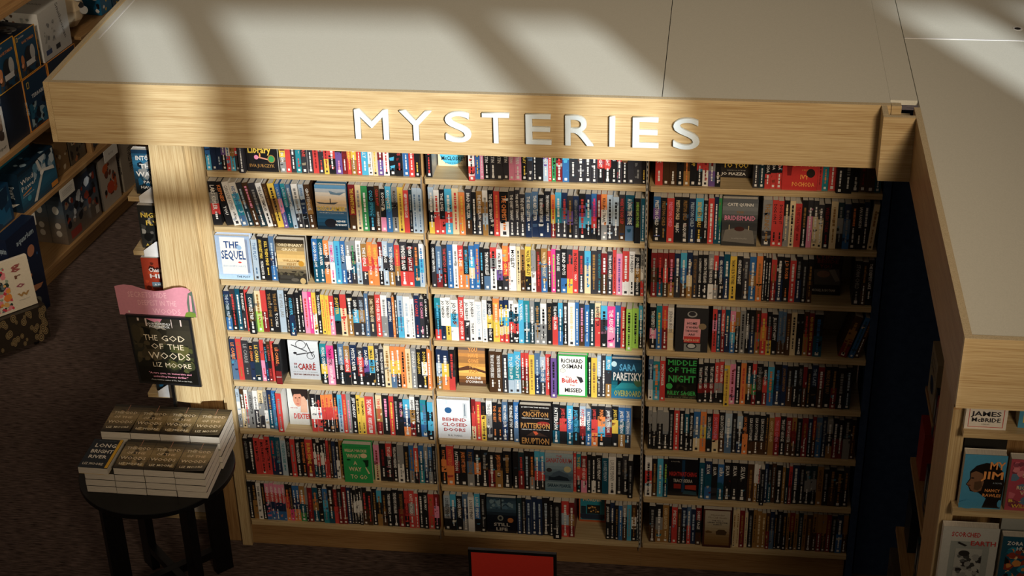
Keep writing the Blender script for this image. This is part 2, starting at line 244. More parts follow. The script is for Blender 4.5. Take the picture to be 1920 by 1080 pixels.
'bridesmaid': ([bgd('5a6066', '7a8084', '4a4d4f', '33363a', '5f5f5c', '3f3e3c'), ('T', .5, .88, .74, .065, 'CATE QUINN', 'w'), ('T', .5, .72, .2, .045, 'THE', 'n'), ('T', .5, .60, .88, .10, 'BRIDESMAID', 'p'), ('P', [(.03,.1),(.1,.34),(.5,.4),(.88,.34),(.95,.05)], '77756f'), ('R', .2, .35, .22, .45, 'W'), ('R', .75, .35, .77, .44, 'W'), ('E', .5, .37, .14, .05, '4a2a28'), ('T', .5, .17, .44, .03, 'the wedding is the perfect', 'f', 0)],
    '3f4246', .006, 2, .213, 'grey cover with pink title THE BRIDESMAID on the second shelf', .024),
'beside': ([('R', 0, 0, 1, 1, '17171a'), ('T', .5, .90, .8, .09, 'LYING', '6a2a24'), ('T', .5, .80, .72, .09, 'BESIDE', '6a2a24'), ('T', .45, .68, .4, .09, 'YOU', '6a2a24'), ('P', [(.05,.6),(.4,.62),(.9,.62),(.98,.25),(.1,.25)], '4a4844'), ('E', .38, .50, .22, .08, '7a5f50'), ('P', [(.55,.6),(.75,.62),(.95,.35),(.8,.33)], '77756f'), ('T', .42, .12, .8, .06, 'MICHAEL ROBOTHAM', 'f')], '17171a', .085, 1, .2, 'black cover with grey sheets and sleeping figure on the third shelf', .022),
'home': ([('R', 0, 0, 1, 1, '2e2f31'), ('E', .5, .86, .15, .07, '9a9d9c'), ('E', .5, .87, .11, .05, 'K'), ('R', .27, .30, .74, .76, 'e0a0a8'), ('P', [(.27,.76),(.62,.76),(.78,.62),(.76,.25),(.24,.28)], 'e0a0a8'), ('R', .26, .22, .76, .36, 'c4423f'), ('T', .5, .66, .32, .06, 'HOME', 'K'), ('T', .5, .57, .36, .045, 'IS WHERE', 'K'), ('T', .5, .49, .40, .045, 'THE BODIES', 'K'), ('T', .5, .41, .2, .045, 'ARE', 'K'), ('T', .5, .28, .44, .05, 'JENEVA ROSE', 'W'),
    ('E', .82, .60, .12, .07, '8a7a60'), ('R', .27, .03, .78, .2, '8a8d8a'), ('E', .5, .15, .16, .07, 'K'), ('E', .5, .15, .12, .05, 'b9bcbb')], '2e2f31', .006, 1, .215, 'dark cover with a pink ticket and coffee cups on the fourth shelf', .03),
'middle': ([('R', 0, 0, 1, 1, '1a1b18'), ('N', .1, .05, .95, .6, ['2a2a20', '4a4630', '141512'], 36, .14, 9), ('T', .5, .90, .9, .13, 'MIDDLE', '3fae5a'), ('T', .5, .72, .88, .13, 'OF THE', '3fae5a'), ('T', .5, .50, .86, .17, 'NIGHT', '3fae5a'), ('E', .12, .31, .1, .075, '3fae5a'), ('T', .5, .15, .9, .10, 'RILEY SAGER', '3fae5a'), ('T', .5, .04, .85, .025, 'THE ONLY ONE LEFT', '8a9a6a', 0)], '1a1b18', .035, 1, .205, 'black cover with tall bright green title capitals on the fifth shelf', .022),
'night': ([('R', 0, 0, 1, 1, '15161b'), ('R', .46, .1, .56, .98, '1a3a58'), ('T', .24, .93, .3, .03, 'A NOVEL', 'f', 0), ('T', .5, .60, .92, .12, 'NIGHTWATCHING', 'b8322e'), ('T', .5, .42, .64, .09, 'TRACY SIERRA', 'f'), ('R', .2, .20, .44, .33, '8a2a22'), ('P', [(.58,.2),(.95,.18),(.95,.32),(.58,.3)], 'a83a2a'), ('P', [(.5,.06),(.98,.04),(.95,.14),(.55,.16)], '2a4a58')], '15161b', .03, 1, .2, 'black cover with red title NIGHTWATCHING on the seventh shelf, right bay', .022),
'ladies': ([('R', 0, 0, 1, 1, '4a2a22'), ('G', .06, .06, .93, .97, ('b9b3a2', 'b3ad9a', 'a89c80', '8a7048', '7a5c34')), ('T', .5, .86, .5, .045, 'Alexander', '7a6a58', 0), ('T', .5, .79, .66, .045, 'McCall Smith', '7a6a58', 0), ('T', .5, .71, .4, .03, 'THE NO. 1', 'K'), ('T', .5, .66, .7, .03, "LADIES' DETECTIVE", 'K'), ('T', .5, .61, .3, .03, 'AGENCY', 'K'), ('P', [(.45,.42),(.55,.48),(.75,.48),(.84,.42),(.8,.34),(.48,.34)], '4a3a26'), ('P', [(.08,.42),(.18,.45),(.34,.41),(.3,.38),(.1,.38)], '6a5230')], '4a2a22', .004, 2, .212, 'brown-framed cover of a savannah hut on the eighth shelf, right bay', .026),
}
GOW = [('G', 0, 0, 1, 1, ('2a261e', '6a5e44', 'a8946a', '8a7850', '5a4e36', '2a251b')), ('N', .05, .1, .95, .9, ['6a5c40', '8a7a56', 'a08c62', '4a4230'], 22, .16, 12), ('R', .52, .78, .535, 1, 'j'), ('E', .33, .60, .1, .07, '9c8c66'),
    ('T', .28, .70, .34, .085, 'THE', 'dcd0b4'), ('T', .70, .70, .44, .085, 'GOD', 'ead8b4'), ('T', .30, .53, .22, .08, 'OF', 'ead8b4'), ('T', .64, .53, .36, .08, 'THE', 'e6cfa6'), ('T', .5, .35, .84, .10, 'WOODS', 'ead8b4'), ('T', .22, .15, .2, .07, 'LIZ', 'efe4c4'), ('T', .64, .15, .52, .07, 'MOORE', 'efe4c4')]
LBR = [('R', 0, 0, 1, 1, '12202c'), ('T', .5, .94, .6, .03, 'The instant bestseller', '6a7a88', 0), ('T', .52, .78, .74, .13, 'LONG', 'e8e4d8'), ('T', .5, .57, .76, .12, 'BRIGHT', 'e8e4d8'), ('T', .46, .38, .62, .11, 'RIVER', 'e8e4d8'), ('T', .44, .13, .7, .08, 'LIZ MOORE', 'd8d4c8'), ('R', .9, 0, 1, 1, 'e0b030')]
BOOKS = """
#1 1
8 22 0 Bbc w HENRY|c
31 22 0 B l MORGAN
53 21 0 B l MORGAN
74 21 0 bPk w
95 17 0 cwr b
112 20 0 Knc n
132 20 0 wrK r KILLING
152 25 0! K g
F 181 312 library
320 25 0 Kyg w TCASE|IN ON
344 22 0 Kr r
366 21 0 K w
387 23 0 Kt r VARES KILLS
410 26 0 K r DANNY KANE
436 23 0 K n
459 23 0 r R
482 22 0 gK r TEAR SHAM
505 20 0 ory R
525 28 0 krk w
553 28 0 kP p UR
581 19 0 kR w THE KILLER
601 18 0 ror y
619 22 0 nyn w
641 20 0 r w
661 27 0 c w RUTH KELLY|b
688 19 0 Ww g
707 21 0 W y
728 23 0 bRP w
751 24 0 w r
775 28 0 ck y PROBE
803 29 0 k r LAZARUS
832 26 0 b w
857 23 0 kr w
880 22 0 k y STALKER
#1 2
7 39 2 kgrk w LARS KEPLER
64 33 10 k o KEPNES|YOU
96 33 11 w g CAROLINE KEPNES
129 31 11 wcts b HIDDEN BODIES
160 24 11 Kd l
184 27 11 N p
210 31 11 Kd g
241 26 11 w k THE LAST TEMPLAR
267 18 10 N n LAURIE R KING
285 28 9 yny k
313 19 8 bpP l LAURIE R KING
333 20 7 tT l LAURIE R KING
353 19 6 sl w NIGHT WATER
372 27 5 wlK g
399 22 4 lBk b KING
422 26 4 NnN w GROTESQUE
F 455 584 disclaimer
594 30 0 RRN y THE INFINITE DARK
624 24 0 W g
648 27 0 G w
676 29 0 kTk c COLD SPRING|c
705 21 0 N r CLEA KOPP|SILENT EVIDENCE
726 24 0 kkp w KOONTZ
750 24 0 cb w KOONTZ
775 25 0 gKg k KOONTZ
800 24 0 y n
824 22 0 r w KEEP YOUR FRIENDS CLOSE
845 16 0 dk g
861 21 0 l s
882 20 0 l s
#1 3
F 2 152 sequel
157 26 0 l s THE PLOT
183 27 0 k y AN HONEST MAN|MICHAEL KORYTA
209 25 0 k y KILL THEM MINE
234 23 0 sBb l
257 14 0 gws w
F 271 392 grace
420 24 0 bT w BLOOD HOLLOW
444 24 0 T w COPPER RIVER
468 24 0 oKo w WILLIAM|RIVERS
492 22 0 lw m DEMELZA
515 25 0 c b
540 22 0 bsb w MANITOU
562 22 0 gwB w
583 22 0 gKTK G
606 24 0 wl g
630 25 0 nrK w THE DEVILS|W
655 23 0 oro y WENDY CORSI|STAUB
678 24 0 oro y WENDY CORSI|STAUB
701 20 0 Rlk w
721 23 0 lKl w MARLAGE
744 26 0 sKn w THIS TENDER LAND
771 23 0 rrnK o
793 32 0 Kkr w WINDIGO ISLAND
825 26 0 kRr w EVERY LAST LIE
851 25 0 KT o
876 19 0 wcl b
#1 4
8 27 0 Bdb l THE OTHER MRS
35 24 0 Kk r
59 22 0 T w
81 20 0 kK w THE HARVEST
101 17 0 r R
118 29 0! dNk w COUPLES TRIP
146 26 0 WL n
172 24 0 rR r
197 25 0 k n THE PLUS ONE
222 26 0 k n THE PLUS ONE|S C LALLI
248 29 0 l g WE WERE LIARS
276 21 0 k w A BETTER WORLD
297 26 0! kB c OBSERVER
323 18 0 k w
341 16 0 k W
357 22 0 p r
379 19 0 m w
397 18 0 yw o
415 20 0 k w THE STRANGER
434 18 0 y o
453 18 0 y o
471 21 0 rp w
491 28 0 ktk y SHUTTER
520 27 0 rWW r
547 26 0 kn w
573 26 0 kcK w LAND OF BEAUTY
598 28 0 KnK l LADIES OF DISPARITY
626 17 0 s w
643 29 0 NK W DARK THINGS I ADORE
672 25 0 r w THE OTHER SISTERS
697 27 0 wg g
724 22 0 BB w ARSENE LUPIN
746 10 0 o W
756 12 0 kK w
768 28 0 lc s
795 29 0 w l
824 17 0 w g
841 23 0 B r LE CARRE
864 20 0 K p LE CARRE
885 15 0 k w LE CARRE
#1 5
6 28 0 Bs o LE CARRE
34 25 0 r n LE CARRE
59 32 0 K g LE CARRE
91 21 0 kB o LE CARRE
112 29 0 Kd y LE CARRE
141 19 0 rp r LE CARRE
160 13 0 kB c LE CARRE
173 16 0 NkR r LE CARRE
189 21 0 r o LE CARRE
210 26 0! kkR o LE CARRE
F 261 399 lecarre
411 29 0 tTyk w MICHAEL CONNELLY
440 32 0 mpp k THE MONSTERS|LAURA LIPPMAN
472 19 0 k w
491 26 0 sk w DARKNESS TAKE MY HAND
517 26 0 nrk w GONE BABY GONE
543 30 0 Bk w MYSTIC RIVER
574 29 0 KrRk w PRAYERS FOR RAIN
603 25 0 BPk w SACRED
627 25 0 yck k SMALL MERCIES
652 22 0 Kk w SHUTTER ISLAND
674 21 0 Kk w WORLD GONE BY
695 28 0 W n
723 24 0 oys w
747 20 0 oyk w
767 23 0 o k
790 23 0 W n
814 23 0 g w DONNA LEON
837 23 0 k y DONNA LEON
860 25 0 kwk y DONNA LEON
885 17 0 o w
#1 6
6 17 0 lwg k CITY
24 20 0 NW w
43 17 0 wg r
61 23 0 g k CITY PRINTER
83 22 0 wK g
106 24 0 WgK k POWER
129 18 0 gw k CITY PRINTER
148 22 0 BT n
170 24 0 bs c JACLYN
194 26 0! r g
F 229 336 dexter
345 26 0 kwr w
371 23 0 kwr r
393 19 0 ork r
413 18 0 ork r
431 18 0 ork r
449 18 0 krk o
468 22 0 cl s
490 21 0 r o
510 20 0 g p
530 25 0 k w JEFF LINDSAY
555 18 0 y k THEM MEN
573 20 0 y k THEM MEN
593 39 0 r w THE COMPANY|ROBERT LITTELL
642 27 0 WnR r THE INSIDER
670 31 0 k p
701 22 0 r y
722 22 0 k g
744 20 0 k p THE CLUB
764 30 0 csBo w
794 24 0 wnR k HEAVEN MY
818 23 0 k w SHE LIES IN WAIT
841 36 0 tcb s
877 25 0! ckck c
#1 7
11 23 0 k g NEURUNNER
34 25 0 k w
59 26 0 r k MALTA MOUTH
85 25 0 r k MALTA MOUTH
110 26 0 r k MALTA MOUTH
136 23 0 TB r
159 25 0 TB g THE LAST DETECTIVE
184 26 0 l t THE SEVENTH SCRIBE
211 20 0 k g CRUISE LAND
230 23 0 r g
253 24 0 k w THE PASSENGER
277 23 0 k o THE PASSENGERS
300 34 0 rR y BURN SHINE
335 16 0 kwT w
350 17 0 krK w
367 18 0 kwT w
385 10 0 kr w
395 13 0 r R
408 13 0 N n
421 18 0 B g
439 17 0 kw w
456 22 0 n k
F 478 608 whataway
615 26 0 pW R
641 30 0 k R
671 28 0 rkk w THE LAST PARTY
699 25 0 k w THE LONG WEEKEND
723 30 0 gw g
753 24 0 k n
777 22 0 bbg n
799 20 0 rok w
820 24 0 bTt w
844 20 0 gsB w
864 19 0 bKg l
883 17 0 k g
#1 8
3 21 0 k g
24 22 0 kn n
46 22 0 w k DAVID MAMET CHICAGO
68 19 0 k n
87 22 0 prBb w ARSENE LUPIN
110 19 0 prBb w ARSENE LUPIN
129 19 0 prBb w ARSENE LUPIN
148 19 0 prBb w ARSENE LUPIN
167 14 0 prBb w ARSENE LUPIN
181 19 0 kro o
199 17 0 kKm n
216 16 0 bBo w
231 17 0 bBo w
248 26 0 noTG w
274 12 0 gk g
286 23 0 R r
309 26 0 TnT o
335 23 0 k w HEAT 2
358 24 0 bct g
382 27 0 kNT w
409 18 0 Rr r
427 21 0 kR g
448 22 0 R w
470 20 0 B w
489 11 0 kNk w
500 14 0 kwk w
515 13 0 kwk w
528 15 0 kwk w
543 23 0 kN r
566 23 0 kN r
589 23 0 k n
612 23 0 ckn n
635 23 0 kN n
658 24 0 k w THE BOMBAY PRINCE
683 29 0 k w THE WIDOWS OF MALABAR
712 28 0 kR n THE SATAPUR MOONSTONE
740 20 0 rRk r
760 28 0 rgr w KATE MATHERS
788 18 0 r w
806 23 0 k w
829 22 0 kk w PETER MAY
850 29 0 r n SMOKE KINGS
879 23 0 Rpk p
#2 1
927 25 0 gk r
F 957 1074 mccloskey
1104 25 0! rwr k
1128 20 0 Bb y
1148 15 0 p w
1163 25 0 Kk w FAULK MARTIN
1188 26 0 K w FAULK MARTIN
1213 28 0 K w FAULK MARTIN
1241 25 0 K w FAULK MARTIN
1265 22 0 p w FELICIA WESTERN
1287 29 0 p w FELICIA WESTERN
1316 24 0 Nk y MICHAEL GRAY
1339 23 0 sK w WARD
1362 16 0 k w
1378 25 0 k n HEL OATS
1404 21 0 Pl w CA MCKEOWN
1424 15 0 r w
1439 16 0 G k
1455 27 0 KR r
1482 27 0 cb w LIST
1509 32 0 dK w
1541 29 0 BK w
1570 28 0 BK w
1598 24 0 BK w
1622 26 0 rrk w BEAR CAUGHT
1649 28 0 rrk w BEAR CAUGHT
1677 23 0 k w RAIN DOGS
1700 20 0 rK w
1720 23 0 nk o
1744 26 0 K g ISO
1770 29 0 K g ISO
1799 18 0 k y GAP
#2 2
928 23 0 lgky w
951 23 0 wr r
973 23 0 kkr w THE LIVES
996 30 0 ccrc w
1026 28 0 W r
1054 26 0 o y
1081 26 0 KdN w BRAD MELTZER
1107 20 0 k w
1127 25 0 nK w THE MUSES SALON
1152 22 0 wnln g
1174 24 0 k w THE QUIET TENANT
1198 25 0 r o
1223 37 0 kkw o THE CHEMIST
1261 23 0 K w THE QUIET TENANT
1285 20 0 K w THE QUIET TENANT
1304 25 0 K w THE QUIET TENANT
1329 26 0 sB w THE RED LETTER
1355 26 0 sB w THE RED LETTER
1381 26 0 kB w THE ORPHANAGE BY THE LAKE
1407 26 0 kB w THE ORPHANAGE BY THE LAKE
1433 18 0 oyR r
1451 25 0 ctK w
1476 25 0 BsK r
1500 24 0 KPk n
1524 24 0 BK g GREEN A GHOST PLACE
1548 27 0 kPck r
1574 24 0 Bck w
1598 24 0 bPrk m
1621 17 0 Rk w
1638 24 0 owg k KILLING TRAIL
1662 23 0 llK k
1686 24 0 llK k
1710 25 0 KN r WHERE THE DEAD SLEEP
1736 37 0 TBs w A LONG TIME GONE
1775 24 0! k L SOMEONE SAVE THE OTHERS
1799 18 0 T l
#2 3
927 20 0 kK w ORDINARY BEAUTIFUL
947 25 0 ssR l
972 23 0 Kk r THE WITCH OF
995 24 0 b l
1019 22 0 w g
1040 23 0 roo w THE LINE
1063 24 0 Kko c WHAT YOU LEAVE BEHIND
1087 24 0 bcWb w
1111 22 0 bPb o
1132 17 0 k c
1149 27 0 kks w THE MAN HE KILLED
1176 28 0 rgww k
1203 25 0 wwPk k WALTER MOSLEY
1228 25 0 orK y BLOOD GROVE
1253 8 0 rWw r
1259 26 0 w k MOSLEY
1286 17 0 W k
1303 20 0 nN k
1323 25 0 yyk k WALTER MOSLEY
1348 20 0 gw g WALTER MOSLEY
1368 22 0 NR r
1390 26 0 nsb W WALTER MOSLEY
1417 15 0 rKk w
1432 20 0 m L
1451 21 0 K w PLEASE SEE
1472 25 0 kkb w BLIND SPOTS
1497 24 0 Kry r
1521 23 0 r k IN THE DARK|YOU
1544 26 0 K r
1570 26 0 cWW b
1596 26 0 K n
1622 19 0 K t YOU BETTER WATCH OUT
1640 25 0 RN w
1665 22 0 K w THE ROPE ARTIST
1687 15 0 r R
1702 25 0 p P
1727 28 0 rrw w
1755 23 0 w k JO NESBO
1777 25 0 knk w JO NESBO|MOON ONLY
1802 15 0 gwr k JO NESBO
#2 4
930 26 0 tTdr c
956 21 0 wwB k JO NESBO
976 23 0 wwy k JO NESBO
999 32 0 wcw k JO NESBO
1032 26 0 r w MACBETH|JO NESBO
1057 24 0 wK k JO NESBO
1081 23 0 w k JO NESBO|THE BAT
1104 30 0 w l JO NESBO
1134 21 0 w l JO NESBO
1155 24 0 kyk w JO NESBO|THE THIRST
1180 28 0 oy W
1207 19 0 BwcWr y
1227 22 0 BwcWr y
1249 20 0 wTrk k
1269 22 0 wTrk k
1290 22 0 c w VESSEL
1312 25 0 tT l
1338 20 0 gd w
1358 25 0 dg n
1383 26 0 wg k
1410 24 0 k n THE SHADOWS
1434 24 0 krr w THE ANGEL MAKER
1458 20 0 cTb w
1478 23 0 Kk w
1501 29 0 w W
1530 17 0 b w
1547 24 0 KN p
1571 20 0 bb w
1591 23 0 d w
1614 25 0 Wrr k BABYSITTER
1639 28 0 cKk k
1667 33 0 mp w THE RESORT
1699 24 0 bTB w
1723 24 0 rrr W
1747 25 0! L k
1772 26 0 L k
1798 19 0 cTk w
#2 5
925 24 0 Bln w
948 32 0 Byo w
980 26 0 kKr r
F 1016 1133 carlene
1156 29 0 N w THE HOUSE ON VESPER SANDS
1184 29 0 N w THE HOUSE ON VESPER SANDS
1214 25 0 K w
1239 26 0 ctl w TO CATCH A SPY
1265 29 0 ctl w TO CATCH A SPY
1295 16 0 rRN w
1311 19 0 rRN w
1330 24 0 y n
1354 24 0 sB l
1378 24 0 lsK w WATERS EDGE
1402 24 0 r w DEATH COMES TO
1426 25 0! P k
F 1455 1581 osman
1585 14 0 k w
1599 25 0 y n
1624 17 0 lK w
1642 20 0 K w
1661 25 0 cKn w RUTH
F 1686 1818 paretsky
#2 6
F 918 1062 behind
1070 19 0 RrW r
1089 25 0 r y
1113 23 0 kyy N
1136 26 0 wgK g THE DILEMMA
1162 24 0 k o THE GUEST
1186 20 0 k o THE GUEST
1206 25 0 sB w FIRST WIVES CLUB
1232 27 0 k w THE IMAGE OF YOU
1258 25 0 bs w TWO DEAD WIVES
F 1286 1424 eruption
1429 31 0 kkT w PATTERSON
1460 32 0 krk r JAMES PATTERSON
1492 27 0 cbT w PATTERSON
1518 30 0 kTk c JAMES PATTERSON
1549 26 0 lwRk r PATTERSON
1575 25 0 sTb w PATTERSON
1600 28 0 kro r JAMES PATTERSON
1628 33 0 kock o MAN MISSING
1660 29 0 KgRk w JAMES PATTERSON
1690 29 0 kyk y JAMES PATTERSON
1718 30 0 bTn w JAMES PATTERSON
1748 25 0 bsK w JAMES PATTERSON
#2 7
923 24 0 kok o PATTERSON
947 34 0 ro o PATTERSON
980 27 0 kRk w PATTERSON
1007 34 0 k o JAMES PATTERSON
1041 32 0 Bsg n PATTERSON
1073 30 0 kok w
1103 34 0 k g
1137 31 0 kR w
1168 34 0 kn o JAMES PATTERSON|63
1203 38 0 k n
1248 26 0 k k
1273 26 0 dR r
1299 25 0 k l
1323 22 0 kNg o
1346 24 0 cbrk w
1370 23 0 cbrk w
F 1393 1519 sanatorium
1520 14 0 r w
1534 20 0 trk y THE EYES|JANE PEK
1554 27 0 Rrp w HOUSE OF GLASS
1581 20 0 k g
1601 19 0 kkw w
1620 28 0 k w LOUISE PENNY
1648 29 0 T l LOUISE PENNY
1677 33 0 w g LOUISE PENNY
1710 29 0 k g
1739 26 0 Kk g
1765 21 0! k g
#2 8
924 30 0 lgk k LOUISE PENNY
954 27 0 cBk w
981 29 0 k w LOUISE PENNY
1010 26 0 sBg w
1036 29 0 w k LOUISE PENNY
1065 27 0 cbk w LOUISE PENNY
1092 26 0 k g
F 1121 1257 stilllife
1261 22 0 dB l
1283 19 0 k g
1302 25 0 B l
1327 26 0 B l
1352 25 0 B l
1377 32 0 k l
1409 20 0 k g
1429 36 0! kk g
1465 33 0 rlr w
1498 26 0 RnR w
F 1534 1658 audrey
1666 20 0 k w JANE DEVRIES
1686 20 0 Bk w
1707 18 0 k n
1724 18 0 b w
1742 20 0 gkN w
1762 20 0 cc g
1782 23 0 Nwk n
1805 10 0 kd w
#3 1
1853 30 0 r w ER BOOK
1883 26 0 N y MY HERO
1909 29 0 N w FILM
1938 27 0 k w CRAFTER
1965 25 0 rNn o
1989 28 0 Kk y LIGHT IT UP
2017 23 0 crk k
2040 23 0 rrw R
2064 26 0 PgP R
2090 22 0 k w AU|U
F 2112 2234 toyou
2239 23 0 gK w
2262 23 0 d w
2285 23 0 Nkr w IVY POCHODA
2308 22 0 Nkr w IVY POCHODA
2330 23 0 Nkr w IVY POCHODA
F 2352 2490 down
2491 19 0 r R
2509 24 0 t o
2534 29 0 rr w
2563 28 0! k g
2591 33 0! k g
2624 29 0 k w CHILD
2653 29 0 kN R
2682 31 0 RN n CHILD
2713 24 0 BT w
#3 2
1849 29 0 bPkk w PRESTON CHILD
1878 26 0 k n PRESTON CHILD
1904 29 0 r p PRESTON CHILD
1933 29 0 k W PRESTON CHILD|RELIC
1962 30 0 kk n PRESTON CHILD|RELIQUARY
1992 28 0 B l PRESTON CHILD
2019 31 0 ck y BENEATH BEARS
2050 19 0 k w IT WAS HER HOUSE FIRST
2069 24 0 r w
2093 17 0 BT w
2110 15 0 GT G
F 2125 2266 bridesmaid
2286 37 0 ggK n THE CLINIC
2323 24 0 r k DOG ON IT
2346 23 0 r k DOG ON IT
2370 22 0 kgg W
2392 22 0 W k
2414 26 0 r R TO FETCH A THIEF
2440 23 0 k n
2463 21 0 Kpp w
2485 21 0 KWW w
2505 22 0 KWW w
2527 27 0 k R WELSH YORK
2554 27 0 W n
2581 24 0 dgk g
2606 27 0 Bsb g
2633 27 0 k o
2660 23 0 kk w IAN RANKIN
2682 23 0 Bk w
2706 24 -4 W n
#3 3
1845 25 0 RNR g
1870 24 0 RkT r
1894 21 0 RrN w
1916 25 0 Rkn p
1941 25 0 BK w
1966 25 0 cbN w
1991 23 0 BBWn w
2015 21 0 K n AT THE END OF EVERY DAY
2036 19 0 k w A CONSPIRACY OF BONES
2055 24 0 k w DEATH ON THE ISLAND
2079 22 0 gKw w MURDER ON THE RED RIVER
2100 20 0 rkg w
2120 22 0 Bk w GIRL GONE MISSING
2142 25 0 TB w
2167 27 0 y k THE MOUSE IN THE PINES
2194 25 0 k w ONE DARK NIGHT
2219 28 0 K g
2246 27 0 bnb w
2274 25 0 o n
2299 12 0 k w
2311 10 0 k w
2321 12 0 k w
2334 22 0 rR n
2356 27 0 kB w
2384 25 0 kk o J D ROBB
2409 25 0 r w
2433 25 0 kB g
2458 22 0 k g
2481 22 0 kN n
F 2503 2624 beside
2666 32 0 k g STORM CHILD
2698 22 0 kN n
2720 24 0 k w THE DEEPEST LAKE
#3 4
1845 27 0 kkpk w THE DEEPEST LAKE
1872 24 0 tb y
1896 24 0 rR o
1920 25 0 wW g JENNA ROSE
F 1953 2089 home
2106 19 0 rprr k
2124 18 0 BT l
2142 16 0 rR w THE BELL IN THE FOG
2158 20 0 TB W
2179 22 0 pocb w
2200 20 0 nkk g
2220 23 0 g k
2243 16 0 kgk w
2259 24 0 kB g
2283 21 0 Nn r
2305 25 0 ror y
2330 22 0 kRy g
2351 25 0 k w JILL IS NOT HAPPY
2376 18 0 ssN g
2394 16 0 ssN g
2410 20 0 N n
2430 23 0 WW k
2453 29 0 k k
2482 21 0 Nn r
2503 21 0 R y RED RIVER SEVEN
2524 37 0 kT b
2630 37 -16 NnR n
2673 22 -16 b T
2696 22 -15 N n
#3 5
1844 20 0 sBlw l
1864 29 0 tctc o
1893 23 0 r w MATCHMAKER
F 1917 2054 middle
2055 22 0 kkRk w THE LAST TIME I LIED
2077 23 0 kkRk w THE LAST TIME I LIED
2100 25 0 kkRk w THE LAST TIME I LIED
2125 19 0 rrgk w RILEY SAGER
2144 21 0 rrgk w RILEY SAGER
2165 24 0! y n
2189 24 0 p R
2213 23 0 k w
2235 23 0 o r
2258 25 0 kTnk w
2283 18 0 rTGR w
2301 28 0 kNk g JOHN SANDFORD
2328 20 0 krR w SANDFORD
2348 27 0 ctb o
2376 30 0 kB b
2406 22 0 B n JOHN SANDFORD
2428 25 0 kN g
2453 22 0 k l
2475 20 0 k g SILENT PREY
2495 17 0 RN R
2513 18 0 k n
2531 26 0 Bk l THE LAST
2557 27 0 RN w
2585 30 0 k n MADE FOR YOU
2614 25 0 kR n
2639 35 0 k g
2674 25 0 kd l
#3 6
1847 18 0 gkk g
1865 20 0 gk g
1886 26 0 gkk g
1911 26 0 gk g
1937 22 0 k g
1959 24 0 r w
1982 23 0 k w
2005 20 0 Tk w
2026 18 0 k w PEOPLE WILL TALK
2044 29 0 bsW w
2073 26 0 oyo g
2099 26 0 kTk w LISA SCOTTOLINE
2126 27 0 rrW p SCOTTOLINE
2153 27 0 kN w LISA SCOTTOLINE
2179 30 0 ls w
2210 21 0 k g
2231 24 0 lkB w
2255 24 0 ko o LISA SCOTTOLINE
2279 24 0 kkN w LISA SCOTTOLINE
2303 24 0 kkN w LISA SCOTTOLINE
2327 25 0 kkN w LISA SCOTTOLINE
2352 15 0 kN n
2367 23 0 n W GHOST ISLAND
2390 25 0 rR p THE ICE COVEN
2415 25 0 k w THE LAST GRUDGE
2440 25 0 RN w THE WITCH HUNTER
2465 20 0 nRN R
2485 23 0 k g
2508 25 0 R n
2533 19 0 Bk l
2552 16 0 RN o
2568 25 0 sb g
2593 21 0 B g
2614 25 0 gkn w
2639 24 0 kR w
2662 22 0 kR w
2685 30 0 kg g
2715 22 0 kN n
#3 7
1839 30 0 wrw k
1869 24 0 kN n
1893 26 0 c w
1920 20 0 kT L
F 1940 2072 night
2077 25 0 T l
2102 30 0 BTb w SILVA
2132 26 0 kkK w SILVA
2158 28 0 bT w SILVA
2186 31 0 kk w SILVA
2218 31 0 k w SILVA
2249 38 0 kk w SILVA
2288 29 0 N n
2317 15 0 wn w
2332 14 0 wk r
2345 18 0! k g
2363 15 0 B l
2378 16 0 kT g
2394 18 0 N g
2412 28 0 k w
2440 13 0 n W
2454 14 0 d k
2468 15 0 rR R
2483 30 0 Bk w
2513 25 0 k g
2537 26 0 dgk g
2563 26 0 dgk g
2590 27 0 n N GHOST FLEET
2617 25 0 k g
2642 30 0 kN n
2671 32 0 k n
2704 25 0 Kk n
#3 8
1862 29 0 kN g
1891 32 0 kgn w
1922 29 0 nn W KARIN SLAUGHTER
1951 12 0 k k
1963 26 0 r w PIECES
1989 18 0 N n
2006 25 0 Bk l
2031 18 0 sr w
2049 23 0 B l
2071 25 0 RkN w SORRY PAGE
F 2104 2231 ladies
2236 15 0 W n
2251 15 0 W n
2266 22 0 R n
2289 14 0 W g
2303 23 0 k g
2326 16 0 n N
2342 21 0 n W
2363 20 0 n W
2383 17 0 NR n
2400 20 0 Bs g
2420 12 0 k n
2433 22 0 k g
2455 20 0 k n
2475 12 0 n N
2487 22 0 Rk n
2509 16 0 n N
2526 21 0 d g
2546 15 0 n N
2561 27 0 N n
2588 20 0 nN N
2608 22 0 nR n
2630 20 0 nN n
2650 20 0 R n
2670 25 0 k g
2694 27 0 Bb w
2721 22 0 nN n
"""

# ================================================================== THE SETTING
def slab(name, x0, x1, y0, y1, z0, z1, m, parent=None, cap=None, bevel=0, **k):
    b = MB(); b.box(x0, x1, y0, y1, z0, z1, 'w', 0)
    if cap: b.box(x0 + .0004, x1 - .0004, y0 + .0004, y1 - .0004, z1, z1 + .0006, 'w', 1)
    return b.build(name, [M[m]] + ([M[cap]] if cap else []), parent, bevel=bevel, **k)
slab('floor', -5, 6, -9, 6, -.05, 0, 'carpet', kind='structure')
slab('wall_back', 2.79, 3.25, .06, .16, 0, 2.25, 'navy', kind='structure')
slab('wall_right', 3.25, 3.35, .06, 1.3, 0, 2.25, 'navy', kind='structure')
